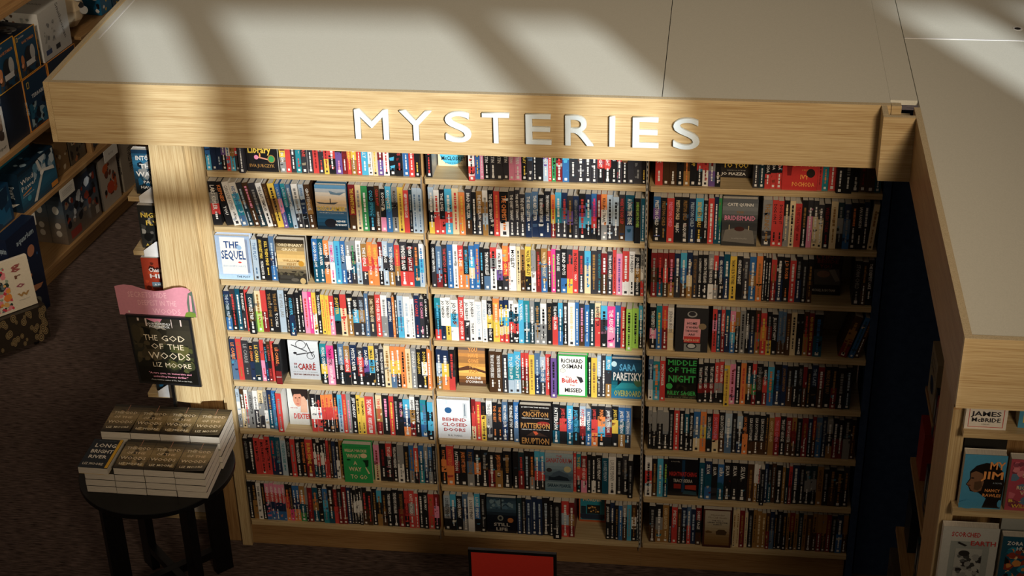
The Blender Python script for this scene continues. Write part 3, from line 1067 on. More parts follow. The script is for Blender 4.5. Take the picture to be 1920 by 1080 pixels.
# the window wall behind the viewer: piers, sills, mullions and transoms of one tall glazed front
def wallpiece(b, X0, X1, Z0, Z1):       # extents given where the wall's shade falls on the bookcase front
    b.box(X0 + 4.5, X1 + 4.5, -9.12, -9.0, max(0, Z0 + 3.78), Z1 + 3.78, 'w')
wb = MB()
for a in ((-8, -2.4, -3.78, 6), (-2.4, -.78, -3.78, 2.02), (-.78, -.28, -3.78, 6), (-.28, 1.80, -3.78, .72), (1.80, 3.06, -3.78, 6), (3.06, 9, -3.78, 1.2),
          (-2.4, -.78, 2.70, 6), (-.28, 1.80, 2.70, 6), (3.06, 9, 2.80, 6)): wallpiece(wb, *a)
wb.build('wall_front', M['plaster'], kind='structure')
fb = MB()
wallpiece(fb, -.28, 1.80, 1.80, 1.91)
for x in (.12, 1.29): wallpiece(fb, x - .082, x + .082, 1.91, 2.70)
wallpiece(fb, 3.44, 3.56, 1.2, 2.80)
fb.build('window_1', M['plaster'], kind='structure')

# ================================================================== BOOKCASES
HS = .25827
def zboard(k): return .125 + (8 - k) * HS          # underside of shelf k, counted from the top
BAYN = {1: 'left', 2: 'middle', 3: 'right'}; ORD = ['', 'first', 'second', 'third', 'fourth', 'fifth', 'sixth', 'seventh', 'eighth', 'ninth', 'tenth',
    'eleventh', 'twelfth', 'thirteenth', 'fourteenth', 'fifteenth', 'sixteenth', 'seventeenth', 'eighteenth', 'nineteenth', 'twentieth'] + ['%dth' % i for i in range(21, 45)]
BW = .914
for bay in (1, 2, 3):
    x0 = (bay - 1) * BW
    r = empty('bookcase', (x0, 0, 0), label='light oak wall bookcase with eight shelves of paperbacks, %s bay under the big white letters' % BAYN[bay],
              cat='bookcase', group='bays of the tall paperback bookcase')
    for k in range(1, 9):
        z = zboard(k); b = MB()
        xa, xb = (.004 if bay == 1 else .002), (.9025 if bay < 3 else .918)
        b.prism([(xa, .012), (xa + .007, 0), (xb, 0), (xb, .245), (xa, .245)], z, z + .025)
        b.build('shelf', M['wood_x'], r, bevel=.0012)
    slab('back_panel', .0, .9135, .246, .262, .0, 2.25, 'plaster', r)
    slab('kick_board', .0, .9135, .022, .04, 0, .124, 'shaded_x', r)  # same wood as the shelves, its shade put into a darker colour
    if bay == 1:
        slab('end_panel', -.046, -.0005, 0, .262, 0, 2.25, 'wood_z', r); slab('end_panel', -.125, -.047, .0, .03, .83, 2.25, 'wood_z', r)
        slab('end_panel', -.215, -.047, .03, .055, 0, .86, 'brown_z', r)
    if bay == 3:
        slab('end_panel', .920, .95, .01, .262, 0, 2.25, 'navy', r)
    if bay < 3:
        b = MB(); X = .9035
        b.box(X, X + .009, .046, .245, .0, 2.25, 'w', 2); yb = .004 if bay == 2 else .030; b.box(X + .0003, X + .0087, yb, yb + .015, .12, 2.25, 'w', 0 if bay == 2 else 2)
        for i in range(84 if bay == 2 else 0): b.box(X + .0028, X + .0062, yb - .0008, yb + .001, .135 + i * .025, .148 + i * .025, 'w', 1)
        b.build('upright', [M['steel'], M['dark'], M['brown_z']], r)
        for k in range(1, 9):
            z = zboard(k); b = MB(); b.prism([(.002, z - .022), (.03, z - .045), (.24, z - .06), (.24, z + .05), (.06, z + .035), (.002, z + .008)], .9026, .9034, axis='x')
            b.build('bracket', M['steel'], r)

# ================================================================== BOOKS ON THE SHELVES
CN = dict(k='black', K='charcoal', w='white', W='cream', g='grey', r='red', R='maroon', b='blue', B='navy', c='sky blue', t='teal', T='dark teal', y='yellow', o='orange',
    p='pink', P='purple', n='tan', N='brown', s='slate blue', l='pale blue', m='magenta', L='lime', G='green', d='dark slate')
NAMES = set('''HENRY MORGAN KELLY LARS KEPLER KEPNES CAROLINE LAURIE KING MICHAEL KORYTA DEMELZA WENDY CORSI STAUB MARLAGE LALLI ARSENE LUPIN CARRE LE CONNELLY LAURA LIPPMAN
DONNA LEON JACLYN JEFF LINDSAY ROBERT LITTELL DAVID MAMET KATE MATHERS PETER MAY FAULK MARTIN FELICIA WESTERN GRAY CA MCKEOWN BRAD MELTZER WALTER MOSLEY JO NESBO MACBETH
RUTH PATTERSON JAMES JANE PEK LOUISE PENNY DEVRIES IVY POCHODA PRESTON CHILD IAN RANKIN D ROBB JENNA ROSE RILEY SAGER JOHN SANDFORD LISA SCOTTOLINE SILVA KARIN SLAUGHTER
CLEA KOPP DANNY KANE VARES RUTH KOONTZ GAP WELSH YORK ISO WILLIAM WARD STALKER LAZARUS'''.split())
def colours(base):
    u = []
    for ch in base:
        if CN[ch] not in u: u.append(CN[ch])
    return ' and '.join(u[:2]) if len(u) < 3 else u[0] + ', ' + u[1] + ' and ' + u[2]

def cover_shell(b, w, h, d, face, back, spine=None, t=.0011):
    """paperback cover standing up: spine at y 0, pages open to +y"""
    b.box(0, w, 0, t, 0, h, face); b.box(0, t, t, d, 0, h, back); b.box(w - t, w, t, d, 0, h, back)
def spine_print(b, w, h, base, tc, title, rr, dx=0):
    n = len(base)
    for i, ch in enumerate(base):
        z1 = h * (1 - i / n); z0 = h * (1 - (i + 1) / n)
        if n > 1: b.face([(0, -.0002, z0), (w, -.0002, z0), (w, -.0002, z1), (0, -.0002, z1)], ch)
    if n > 1 or rr.random() < .3:
        for _ in range(rr.randrange(3, 8)):
            ch = base[rr.randrange(n)] if rr.random() < .7 else rr.choice('kgswnBRcW'); zc = h * rr.uniform(.12, .9); l = h * rr.uniform(.01, .045); a0, a1 = sorted((rr.uniform(.02, .98), rr.uniform(.02, .98)))
            b.face([(w * a0, -.0003, zc - l), (w * a1, -.0003, zc - l * rr.uniform(.3, 1)), (w * min(.99, a1 + .1), -.0003, zc + l), (w * max(.01, a0 - .1), -.0003, zc + l * rr.uniform(.2, 1))], mix(ch, base[0], rr.uniform(.15, .7)))
    def run(s, ztop, zbot, cap, col, bold=1):
        L = min(ztop - zbot, tlen(s, bold) * cap * 1.05); L = max(L, (ztop - zbot) * .72) if len(s) > 5 else L
        text(b, s, lambda x, y: (w / 2 + (y - .5) * cap, -.0006, ztop - x * L), col, bold)
    def dashes(ztop, zbot, cap, col):
        z = ztop
        while z > zbot:
            l = rr.uniform(.004, .016); q = cap * rr.uniform(.7, 1)
            b.face([(w/2 - q/2, -.0005, z - l), (w/2 + q/2, -.0005, z - l), (w/2 + q/2, -.0005, z), (w/2 - q/2, -.0005, z)], col); z -= l + rr.uniform(.0015, .004)
    cap = w * .50
    if title:
        p = title.split('|')
        if len(p) == 2 and len(p[1]) == 1: p = p[:1]
        if len(p) == 2: run(p[0], h * .93, h * .50, cap, tc); run(p[1], h * .44, h * .12, cap * .85, 'w' if base[-1] not in 'wWylf' else 'K')
        else:
            run(p[0], h * .92, h * .36, cap, tc)
            if rr.random() < .7: dashes(h * .31, h * .14, cap * .55, tc)
    else:
        a = h * rr.uniform(.84, .92); mdl = h * rr.uniform(.38, .55)
        dashes(a, mdl, cap * .8, tc); dashes(mdl - h * .06, h * .14, cap * .5, 'w' if base[-1] in 'kKBdNTRPs' and rr.random() < .6 else tc)
    if rr.random() < .75:
        q = w * .2; lc = 'w' if base[-1] not in 'wWyl' else 'K'; b.face([(w/2 - q, -.0005, h * .035), (w/2 + q, -.0005, h * .035), (w/2 + q, -.0005, h * .035 + 2.2*q), (w/2 - q, -.0005, h * .035 + 2.2*q)], lc)

rows = []; cur = None; faceouts = []
for ln in BOOKS.strip().split('\n'):
    if ln[0] == '#': bay, k = map(int, ln[1:].split()); cur = (bay, k); continue
    p = ln.split(' ')
    if p[0] == 'F': faceouts.append((cur, int(p[1]) / 1000, int(p[2]) / 1000, p[3])); rows.append(dict(c=cur, F=1)); continue
    lean = p[2]; fw = lean.endswith('!'); lean = float(lean.rstrip('!'))
    rows.append(dict(c=cur, F=0, x=int(p[0]) / 1000, w=int(p[1]) / 1000, lean=lean, fw=fw, base=p[3], tc=p[4], title=' '.join(p[5:])))
sp = [r for r in rows if not r['F']]
for i, r in enumerate(sp):
    rr = random.Random(i * 13 + 5); k = r['c'][1]
    r['h'] = rr.choice([.196, .202, .205, .208, .208, .211, .213]) if not r['lean'] else .205
    r['d'] = rr.uniform(.125, .140); r['y'] = .012 + rr.uniform(0, .006) - (.022 if r['fw'] else 0)
    dist = 7.6 + (k - 4) * .13; r['area'] = r['w'] * r['h'] * (.62 if k == 1 else 1) / dist ** 2; r['seed'] = i
big = set(id(r) for r in sorted(sp, key=lambda r: -r['area'])[:300])
# labels
for i, r in enumerate(rows):
    if r['F']: continue
    same = lambda j: 0 <= j < len(rows) and rows[j]['c'] == r['c']
    def nb(j): return ('display book' if rows[j]['F'] else colours(rows[j]['base'][:1])) if same(j) else None
    where = '%s shelf, %s bay' % (ORD[r['c'][1]], BAYN[r['c'][0]])
    t = r['title'].split('|')[0]
    if t and len(t) > 5 and not (set(t.split()) & NAMES): r['lab'] = '%s paperback lettered %s, %s' % (colours(r['base'][:2]), ' '.join(t.split()[:5]), where)
    else:
        l_, r_ = nb(i - 1), nb(i + 1)
        if l_ and r_: r['lab'] = '%s paperback between %s and %s ones, %s' % (colours(r['base'][:2]), l_, r_, where)
        else: r['lab'] = '%s paperback at the %s end of the row, %s' % (colours(r['base'][:2]), 'right' if l_ else 'left', where)
pos = {}
for r in rows: pos[r['c']] = pos.get(r['c'], 0) + 1; r['n'] = pos[r['c']]
cnt = {}
for r in rows:
    if not r['F']: cnt.setdefault(r['lab'], []).append(r)
for lab, L_ in cnt.items():
    if len(L_) > 1:
        for r in L_:
            t = r['title'].split('|')[0]; ok = t and len(t) > 5 and not (set(t.split()) & NAMES)
            head = colours(r['base'][:2]) + ' paperback' + (' lettered ' + ' '.join(t.split()[:3]) if ok else ' with %s lettering' % CN[r['tc']])
            r['lab'] = '%s, %s from the left, %s shelf, %s bay' % (head, ORD[r['n']], ORD[r['c'][1]], BAYN[r['c'][0]])
for r in sp:
    if len(r['lab'].split()) > 16: r['lab'] = r['lab'].replace(colours(r['base'][:2]), colours(r['base'][:1]), 1)
rest = MB()
GRP = {1: 'paperbacks spine out in the left bay', 2: 'paperbacks spine out in the middle bay', 3: 'paperbacks spine out in the right bay'}
for r in sp:
    rr = random.Random(r['seed'] + 99); b = MB(); w_, h, d = r['w'] - .0006, r['h'], r['d']
    bay, k = r['c']; z = zboard(k) + .0252; a = -math.radians(r['lean']); x = r['x']
    if r['lean']: w_ *= .96
    T = Matrix.Translation((x + (0 if a <= 0 else 0), r['y'], z + (w_ * math.sin(a) if a > 0 else 0) * 0)) @ Matrix.Rotation(a, 4, 'Y')
    if a < 0: T = Matrix.Translation((x, r['y'], z)) @ Matrix.Rotation(a, 4, 'Y')
    if a > 0: T = Matrix.Translation((x, r['y'], z + w_ * math.sin(a))) @ Matrix.Rotation(a, 4, 'Y')
    side = C(r['base'][0]) if rr.random() < .8 else C('w')
    if id(r) in big:
        cover_shell(b, w_, h, d, r['base'][0], side); spine_print(b, w_, h, r['base'], r['tc'], r['title'], rr)
        o = b.build('paperback_book', M['print'], label=r['lab'], cat='book', group=GRP[bay]); o.matrix_world = T
        pg = MB(); pg.box(.0012, w_ - .0012, .0012, d - .002, .0005, h - .0008); pg.build('page_block', M['page'], o)
    else:
        rest.T = T; cover_shell(rest, w_, h, d, r['base'][0], side); spine_print(rest, w_, h, r['base'], r['tc'], r['title'], rr)
        rest.box(.0012, w_ - .0012, .0012, d - .002, .0005, h - .0008, 'w', 1)
rest.T = None
rest.build('paperback_books', [M['print'], M['page']], label='slimmer paperbacks of many colours filling the gaps between the wider ones', cat='books', kind='stuff')

def display_book(name, x, y, z, w_, h, d, art, label, group=None, lean=0.0, rz=0.0, bg='w', side=None, cat='book', pages=True):
    b = MB(); t = .0011
    if not pages: b.box(t, w_, t, d - t, 0, h, bg)
    b.box(0, w_, 0, t, 0, h, bg); b.box(0, t, t, d, 0, h, side or bg); b.box(0, w_, d - t, d, 0, h, side or bg)
    draw(b, art, lambda u, v, e: (u * w_, -e, v * h), w_ / h)
    o = b.build(name, M['print'], label=label, cat=cat, group=group)
    o.matrix_world = Matrix.Translation((x, y, z)) @ Matrix.Rotation(rz, 4, 'Z') @ Matrix.Rotation(-lean, 4, 'X')
    if pages: pg = MB(); pg.box(.0012, w_ - .003, .0012, d - .0012, .0006, h - .0015); pg.build('page_block', M['page'], o)
    return o
for (bay, k), xa, xb, key in faceouts:
    art, bg, yy, n, h, lab, dd = ART[key]; w_ = xb - xa
    for i in range(n):
        t = dd
        o = display_book('display_book', xa + i * .004, yy + i * (t + .001), zboard(k) + .0255, w_ - (.0 if i == 0 else .003), h + i * .004, t, art if i == 0 else [],
            (lab if i == 0 else 'second copy standing right behind the ' + ' '.join(lab.split(' on the ')[0].split(' at the ')[0].split()[:8])), 'face-out books on the bookcase', lean=0, bg=bg)

# ================================================================== CANOPY OVER THE BOOKCASES
cz0, cz1 = 2.261, 2.509
cn = empty('canopy', (1.2, -.4, cz0), label='long light oak canopy with a flat grey top carrying the white section letters', cat='canopy')
def part(name, x0, x1, y0, y1, z0, z1, m, root, cap=None, bevel=0):
    L_ = root.location; return slab(name, x0 - L_.x, x1 - L_.x, y0 - L_.y, y1 - L_.y, z0 - L_.z, z1 - L_.z, m, root, cap, bevel)
part('fascia_board', -.425, 2.698, -.40, -.378, cz0, cz1, 'wood_x', cn, 'edge')
part('end_board', -.447, -.426, -.40, 1.3, cz0, cz1, 'wood_y', cn, 'edge')
part('top_panel', -.425, 1.8835, -.377, 1.3, cz1 - .022, cz1 - .004, 'top', cn)
part('top_panel', 1.8865, 2.7, -.377, 1.3, cz1 - .022, cz1 - .004, 'top', cn)
part('top_panel', 2.7005, 2.796, -.34, 1.3, cz1 - .022, cz1 - .004, 'top', cn)
part('corner_board', 2.664, 2.776, -.502, -.482, cz0, cz1, 'wood_x', cn, 'edge')
part('corner_board', 2.664, 2.684, -.481, -.401, cz0, cz1, 'wood_y', cn, 'edge')
part('corner_block', 2.70, 2.735, -.40, -.37, cz0, cz1 - .002, 'wood_x', cn, 'edge')
part('corner_block', 2.737, 2.772, -.42, -.35, cz0, cz1 - .05, 'wood_x', cn, 'edge')
part('seam_strip', -.392, -.386, .06, 1.3, cz1 - .0042, cz1 - .0028, 'white', cn)
part('seam_strip', 1.8838, 1.8862, -.377, 1.3, cz1 - .02, cz1 - .012, 'dark', cn)
wn = empty('canopy', (3.0, -1.9, cz0), label='grey-topped light oak canopy wing coming forward on the right', cat='canopy')
part('fascia_board', 2.776, 4.7, -1.97, -1.948, cz0 + .02, cz1, 'wood_x', wn, 'edge')
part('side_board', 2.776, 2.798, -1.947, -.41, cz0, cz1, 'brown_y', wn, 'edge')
part('top_panel', 2.799, 4.7, -1.947, .268, cz1 - .022, cz1 - .004, 'top', wn)
part('top_panel', 2.799, 4.7, .272, 1.3, cz1 - .022, cz1 - .004, 'top', wn)
part('seam_strip', 2.80, 4.7, .266, .274, cz1 - .0042, cz1 - .0024, 'white', wn)
b = MB(); b.prism([(.248 + .02 * math.cos(k * .5236), 2.30 + .02 * math.sin(k * .5236)) for k in range(12)], cz1 - cz0 - .004, cz1 - cz0 - .0025)
b.build('screw_cap', M['white'], wn)
b = MB(); b.prism([(.246 + .012 * math.cos(k * .5236), 2.296 + .012 * math.sin(k * .5236)) for k in range(12)], cz1 - cz0 - .0025, cz1 - cz0 - .0015)
b.build('screw_hole', M['dark'], wn)

for i, (ch, x, lab) in enumerate([('M', .813, 'white raised letter M, first of the section name on the oak fascia'), ('Y', .98, 'white raised letter Y, right after the M'), ('S', 1.138, 'white raised letter S between the Y and the T'),
        ('T', 1.279, 'white raised letter T on the sunlit oak fascia'), ('E', 1.437, 'white raised letter E between the T and the R'), ('R', 1.588, 'white raised letter R on the mullion shadow on the fascia'),
        ('I', 1.708, 'white raised letter I, single upright stroke on the oak fascia'), ('E', 1.83, 'white raised letter E between the I and the last S'), ('S', 1.978, 'white raised letter S, last of the section name')]):
    cu = bpy.data.curves.new('letter', 'FONT'); cu.body = ch; cu.size = .125 / .72; cu.extrude = .0075; cu.resolution_u = 6; cu.bevel_depth = .0003; cu.bevel_resolution = 1
    o = bpy.data.objects.new('letter', cu); COL.objects.link(o); bpy.context.view_layer.update(); me = bpy.data.meshes.new_from_object(o)
    bpy.data.objects.remove(o)
    xs = [v.co.x for v in me.vertices]; c0 = (min(xs) + max(xs)) / 2
    for v in me.vertices: v.co.x = (v.co.x - c0) * dict(M=.127, Y=.121, S=.097, T=.101, E=.095, R=.105, I=.0205)[ch] / (max(xs) - min(xs))
    me.materials.clear(); me.materials.append(M['letter'])
    o = bpy.data.objects.new('sign_letter', me); COL.objects.link(o); o.rotation_euler = (math.pi / 2, 0, 0); o.location = (x, -.4095, 2.322)
    setp(o, lab, 'letter', 'white letters of the section name')

# ================================================================== OAK LEG PANEL, END-CAP DISPLAY
b = MB()
F = [(-.262, .825), (-.145, .812), (-.145, .829), (-.037, .842), (-.077, 2.26), (-.205, 2.26)]
b.prism(F, -.032, -.001, axis='y'); b.build('leg_panel', M['wood_z'], label='light oak canopy leg panel, sunlit, hanging beside the left end of the bookcase', cat='panel', bevel=.0015)
ecr = empty('end_shelf', (-.3, .04, 0), label='narrow oak end shelving half hidden behind the leg panel', cat='shelf')
for z in (1.81, 1.55, 1.295, 1.045, .815, .56, .13):
    xl = -.36 - .05 * (1.83 - z); part('shelf', xl, -.218, .035, .165, z - .022, z, 'wood_x', ecr)
part('post', -.247, -.219, .166, .19, 0, 2.26, 'brown_z', ecr)
IN_ = [bgd('16324a', '2f6f94', '1d4a66', '223038', '12191f'), ('N', .1, .1, .9, .9, ['1d5a80', '0f2436', '4a6a78', '8a8f90'], 26, .15, 21), ('T', .3, .82, .4, .10, 'INTO', 'w'), ('T', .42, .64, .44, .10, 'THE', 'w'), ('T', .48, .46, .82, .11, 'WATER', 'w'), ('T', .5, .28, .5, .06, 'PAULA', 'w'), ('T', .5, .16, .7, .06, 'HAWKINS', 'w')]
NI_ = [bgd('2a2a28', '1a1c1a', '2d2d2a'), ('N', .05, .05, .95, .95, ['3a3a36', '5a5854', '8a8880', '101110'], 30, .14, 22), ('T', .42, .78, .7, .11, 'NIGHT', 'y'), ('T', .5, .60, .6, .11, 'FLYER', 'y'), ('T', .42, .08, .6, .06, 'A NOVEL', 'y')]
HI_ = [('R', 0, 0, 1, 1, '9a3a26'), ('N', .05, .1, .95, .9, ['5a2418', 'b84a2c', '3a1a14'], 26, .18, 23), ('T', .45, .72, .5, .10, 'Chasing', 'w'), ('T', .5, .57, .6, .10, 'HIM', 'w'), ('R', .25, .3, .8, .42, '6a8494'), ('T', .52, .36, .4, .05, 'A Novel', 'w')]
for art, bg, x, z, t, lab in ((IN_, '16324a', -.327, 1.812, .03, 'dark blue face-out book with large white capitals, top of the end shelving'), (NI_, '1a1c1a', -.338, 1.552, .028, 'black face-out book with yellow capitals on the end shelving'),
        (HI_, '9a3a26', -.357, 1.297, .04, 'white-edged red face-out book on the end shelving above the pink sign'), (IN_[:2], '2a3038', -.375, .817, .05, 'dark book lying behind the sign on the end shelving'), ([], 'w', -.37, .132, .05, 'white book at the foot of the end shelving')):
    display_book('display_book', x, .06, z, .145, .205 if z > 1 else .12, t, art, lab, 'books on the end shelving', bg=bg, side='w')
for x, z, lab in ((-.31, 1.785, 'highest'), (-.325, 1.525, 'middle'), (-.335, 1.27, 'third'), (-.36, .80, 'lowest')):
    b = MB(); b.prism([(0, .03), (.06, .075), (.13, .075), (.13, 0), (0, 0)], 0, .0015, axis='y')
    b.build('price_card', M['white'], loc=(x, .030, z), label='blank white card clipped to the end shelving, %s of four' % lab, cat='card', group='cards on the end shelving')

# ================================================================== ROUND TABLE WITH BOOK STACKS
TX, TY, TZ = -.26, -.352, .695
tb = empty('round_table', (TX, TY, 0), label='small round black table carrying eight stacks of thrillers', cat='table')
b = MB(); b.prism([(.335 * math.cos(k * math.pi / 36), .335 * math.sin(k * math.pi / 36)) for k in range(72)], TZ - .026, TZ); b.build('tabletop', M['black'], tb, bevel=.003)
for k, a in enumerate((225, 315, 45, 135)):
    b = MB(); ar = math.radians(a); b.T = Matrix.Rotation(ar, 4, 'Z'); b.prism([(.20, .0), (.285, .0), (.285, TZ - .027), (.20, TZ - .027)], -.019, .019, axis='y'); b.build('leg', M['black'], tb, bevel=.002)
b = MB(); b.T = Matrix.Rotation(math.pi / 4, 4, 'Z'); b.box(-.2, .2, -.018, .018, .10, .14); b.build('cross_brace', M['black'], tb)
b = MB(); b.T = Matrix.Rotation(-math.pi / 4, 4, 'Z'); b.box(-.2, -.019, -.018, .018, .10, .14); b.box(.019, .2, -.018, .018, .10, .14); b.build('cross_brace', M['black'], tb)
def lying_book(x, y, z, w_, d, t, art, bg, rz, label, curl=0.0, yel=False):
    b = MB(); b.box(0, w_, 0, d, t - .0012, t - .0004, bg); b.box(0, w_, 0, d, 0, .0008, 'y' if yel else bg); b.box(0, .0009, 0, d, 0, t - .0004, bg)
    def pt(u, v, e):
        c = curl * max(0, (u + (1 - v)) - 1.0) ** 2 if curl > 0 else (-curl) * max(0, (1 - u + v) - 1.0) ** 2
        return (u * w_, v * d, t - .0004 + e + c)
    if curl:      # the front cover lifts at one corner
        for i in range(10):
            for j in range(10): b.face([pt(i/10, j/10, .0005), pt((i+1)/10, j/10, .0005), pt((i+1)/10, (j+1)/10, .0005), pt(i/10, (j+1)/10, .0005)], bg)
    draw(b, art, lambda u, v, e: pt(u, v, e + .0006), w_ / d)
    o = b.build('stacked_book', M['print'], label=label, cat='book', group='stacks on the round black table')
    o.matrix_world = Matrix.Translation((x, y, z)) @ Matrix.Translation((w_/2, d/2, 0)) @ Matrix.Rotation(rz, 4, 'Z') @ Matrix.Translation((-w_/2, -d/2, 0))
    pg = MB(); pg.box(.001, w_ - .0004, .0004, d - .0004, .0008, t - .0013); pg.build('page_block', M['page_flat'], o)
COLN = ['leftmost', 'second', 'third', 'rightmost']
for row in (0, 1):
    nb_ = 4 if row == 0 else 5
    for c in range(4):
        for i in range(nb_):
            rr = random.Random(row * 50 + c * 9 + i); t = .0334
            topb = i == nb_ - 1; lbr = topb and row == 0 and c == 0
            x = -.503 + c * .1322 + rr.uniform(-.001, .001) + (.008 if row else 0); y = (-.553 if row == 0 else -.340) + rr.uniform(-.002, .002); z = TZ + .0005 + i * t
            pos_ = '%s stack of the %s row' % (COLN[c], 'front' if row == 0 else 'back')
            if lbr: lying_book(x - .018, y - .006, z, .130, .205, t - .0005, LBR, '12202c', -.02, 'navy book titled LONG BRIGHT RIVER on top of the front left stack', yel=True)
            else:
                lab = ('olive-brown THE GOD OF THE WOODS on top of the ' + pos_) if topb else ('white-edged book, %s from the bottom, %s' % (ORD[i + 1], pos_))
                lying_book(x, y, z, .1305, .208, t - .0005, GOW if topb else [], '23201a', rr.uniform(-.006, .006), lab, curl={(0, 3): .012, (1, 3): .012, (1, 0): .008, (0, 2): .003}.get((row, c), 0) if topb else 0)

# framed poster with pink topper, on a stand at the back of the table
sg = empty('poster_stand', (-.245, -.062, TZ + .001), label='black framed poster THE GOD OF THE WOODS with a pink topper, behind the stacks', cat='sign')
def quad(root, name, P, y, art, bg, thick, mats, frame=0, asp=.8, outline=None):
    L_ = root.location; TL, TR, BR, BL = [Vector((p[0] - L_.x, y - L_.y, p[1] - L_.z)) for p in P]
    def pt(u, v, e): p = (BL * (1 - u) + BR * u) * (1 - v) + (TL * (1 - u) + TR * u) * v; return (p.x, p.y - e, p.z)
    b = MB(); ol = outline or [(0, 0), (1, 0), (1, 1), (0, 1)]
    b.prism([(pt(u, v, 0)[0], pt(u, v, 0)[2]) for u, v in ol], y - L_.y, y - L_.y + thick, bg, axis='y')
    draw(b, art, pt, asp); return b.build(name, mats, root), pt
FR = [(-.399, 1.308), (-.111, 1.304), (-.104, .952), (-.384, .959)]
POST = [('G', .035, .03, .965, .97, ('2e2c26', '3a372d', '34332a', '24251f', '141512', '0f100e')), ('N', .06, .3, .6, .9, ['3f3a2c', '2a2820', '4d4634', '1b1c18'], 46, .13, 31), ('N', .5, .2, .95, .6, ['4a4f2e', '3a4028', '5a5a34', '23251c'], 30, .12, 32),
    ('P', [(.30,.97),(.56,.97),(.5,.90),(.40,.93)], 'd98aa0'), ('R', .17, .93, .20, .97, 'd8c9c4'), ('R', .29, .86, .315, .97, 'd8c9c4'), ('R', .69, .85, .70, .97, 'd8c9c4'), ('R', .83, .88, .85, .97, 'd8c9c4'), ('T', .49, .885, .2, .12, '&', '9a9486'), ('T', .50, .90, .36, .03, 'OUR MONTHLY', 'w'), ('T', .50, .86, .32, .03, 'FICTION PICK', 'w'),
    ('T', .33, .70, .22, .085, 'THE', 'e9dcc0', 0), ('T', .68, .70, .38, .085, 'GOD', 'e9dcc0', 0), ('T', .41, .58, .2, .08, 'OF', 'e9dcc0', 0), ('T', .70, .58, .26, .08, 'THE', 'e9dcc0', 0), ('T', .58, .445, .66, .10, 'WOODS', 'e9dcc0', 0), ('T', .36, .31, .15, .07, 'LIZ', 'e9dcc0', 0), ('T', .69, .31, .42, .07, 'MOORE', 'e9dcc0', 0),
    ('T', .54, .185, .68, .026, '"A rare gem, an immersive and', 'e6a0b8'), ('T', .54, .135, .56, .026, 'enthralling literary thriller."', 'e6a0b8'), ('T', .54, .085, .66, .018, '- Paula Hawkins, author of The Girl on the Train', 'w', 0)]
quad(sg, 'frame', FR, -.100, POST, 'k', .012, M['print'], asp=.81)
TP = [(-.434, 1.449), (-.088, 1.449), (-.086, 1.300), (-.428, 1.300)]
TOP = [('T', .40, .70, .50, .19, 'SECRETS HIDE', 'eab8c0', 0), ('T', .51, .44, .50, .18, 'DEEPEST IN THE', 'eab8c0', 0), ('T', .62, .17, .36, .18, 'WOODS', 'eab8c0', 0), ('P', [(.90,.08),(.90,.5),(.93,.8),(.985,.88),(.995,.1)], '5f6e62'), ('P', [(.84,.01),(.87,.16),(.92,.2),(.99,.14),(.995,.01)], '6f8a3a'), ('P', [(.925,.2),(.955,.2),(.965,.72),(.94,.75)], 'e0a0ac'), ('E', .13, .12, .012, .035, 'e8dcd4')]
wave = [(0, 0), (1, 0), (1.0, .35), (.985, .8), (.93, .95), (.86, .985), (.76, .96), (.62, .85), (.5, .82), (.38, .86), (.22, .985), (.12, 1.0), (.05, .97), (0, .93)]
quad(sg, 'topper', TP, -.0855, TOP, 'd08fa0', .003, M['print'], asp=2.3, outline=wave)
part('pole', -.25, -.236, -.084, -.07, TZ + .004, 1.33, 'black', sg); part('base_plate', -.31, -.17, -.118, -.04, TZ + .001, TZ + .005, 'black', sg)
part('frame_edge', -.40, -.10, -.0875, -.0872, 1.30, 1.302, 'black', sg)

# ================================================================== SCIENCE-KIT SHELVING AT THE LEFT
LS = empty('toy_shelving', (-1.866, 2.125, 0), -.1516, label='brown wood shelving of boxed science kits along the left aisle', cat='shelving')
for z0_, z1_, y0_, y1_ in ((.115, .145, -1.5, 2.4), (.54, .565, -1.5, 2.4), (.945, .975, -1.5, 2.4), (1.30, 1.32, .92, 2.4), (1.715, 1.745, -1.5, 2.4)):
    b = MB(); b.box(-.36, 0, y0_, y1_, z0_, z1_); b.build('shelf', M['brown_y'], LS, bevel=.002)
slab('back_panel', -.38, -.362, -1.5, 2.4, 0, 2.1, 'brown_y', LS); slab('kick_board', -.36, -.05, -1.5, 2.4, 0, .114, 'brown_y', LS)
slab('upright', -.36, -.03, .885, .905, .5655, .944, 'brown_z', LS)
LM = Matrix.Translation((-1.866, 2.125, 0)) @ Matrix.Rotation(-.1516, 4, 'Z')
def kit(x0, x1, y0, y1, z0, z1, bg, artF, artS, label, artT=None, edge=None, cat='box', name='kit_box', group='boxed kits on the left shelving', rz=0):
    """box with printed aisle side (+x), near end (-y) and lid"""
    b = MB(); X, Y, Zz = x1 - x0, y1 - y0, z1 - z0; b.box(0, X, 0, Y, 0, Zz, bg)
    draw(b, artF, lambda u, v, e: (X + e, u * Y, v * Zz), Y / Zz); draw(b, artS, lambda u, v, e: (u * X, -e, v * Zz), X / Zz); draw(b, artT or [], lambda u, v, e: (u * X, v * Y, Zz + e), X / Y)
    if edge:
        q = .006
        for a_, b_ in (((X, 0), (X, 0)), ((X, Y), (X, Y)), ((0, 0), (0, 0))): b.box(a_[0] - q * .7, a_[0] + .0015, a_[1] - .0015, a_[1] + q * .7, 0, Zz + .001, edge)
        for zz in (0, Zz): b.box(X - q * .7, X + .0015, 0, Y, zz - .001 if zz else 0, zz + .0015 if zz else .005, edge); b.box(0, X, -.0015, q * .7, zz - .001 if zz else 0, zz + .0015 if zz else .005, edge)
    o = b.build(name, M['print'], label=label, cat=cat, group=group); o.matrix_world = LM @ Matrix.Translation((x0, y0, z0)) @ Matrix.Rotation(rz, 4, 'Z'); return o
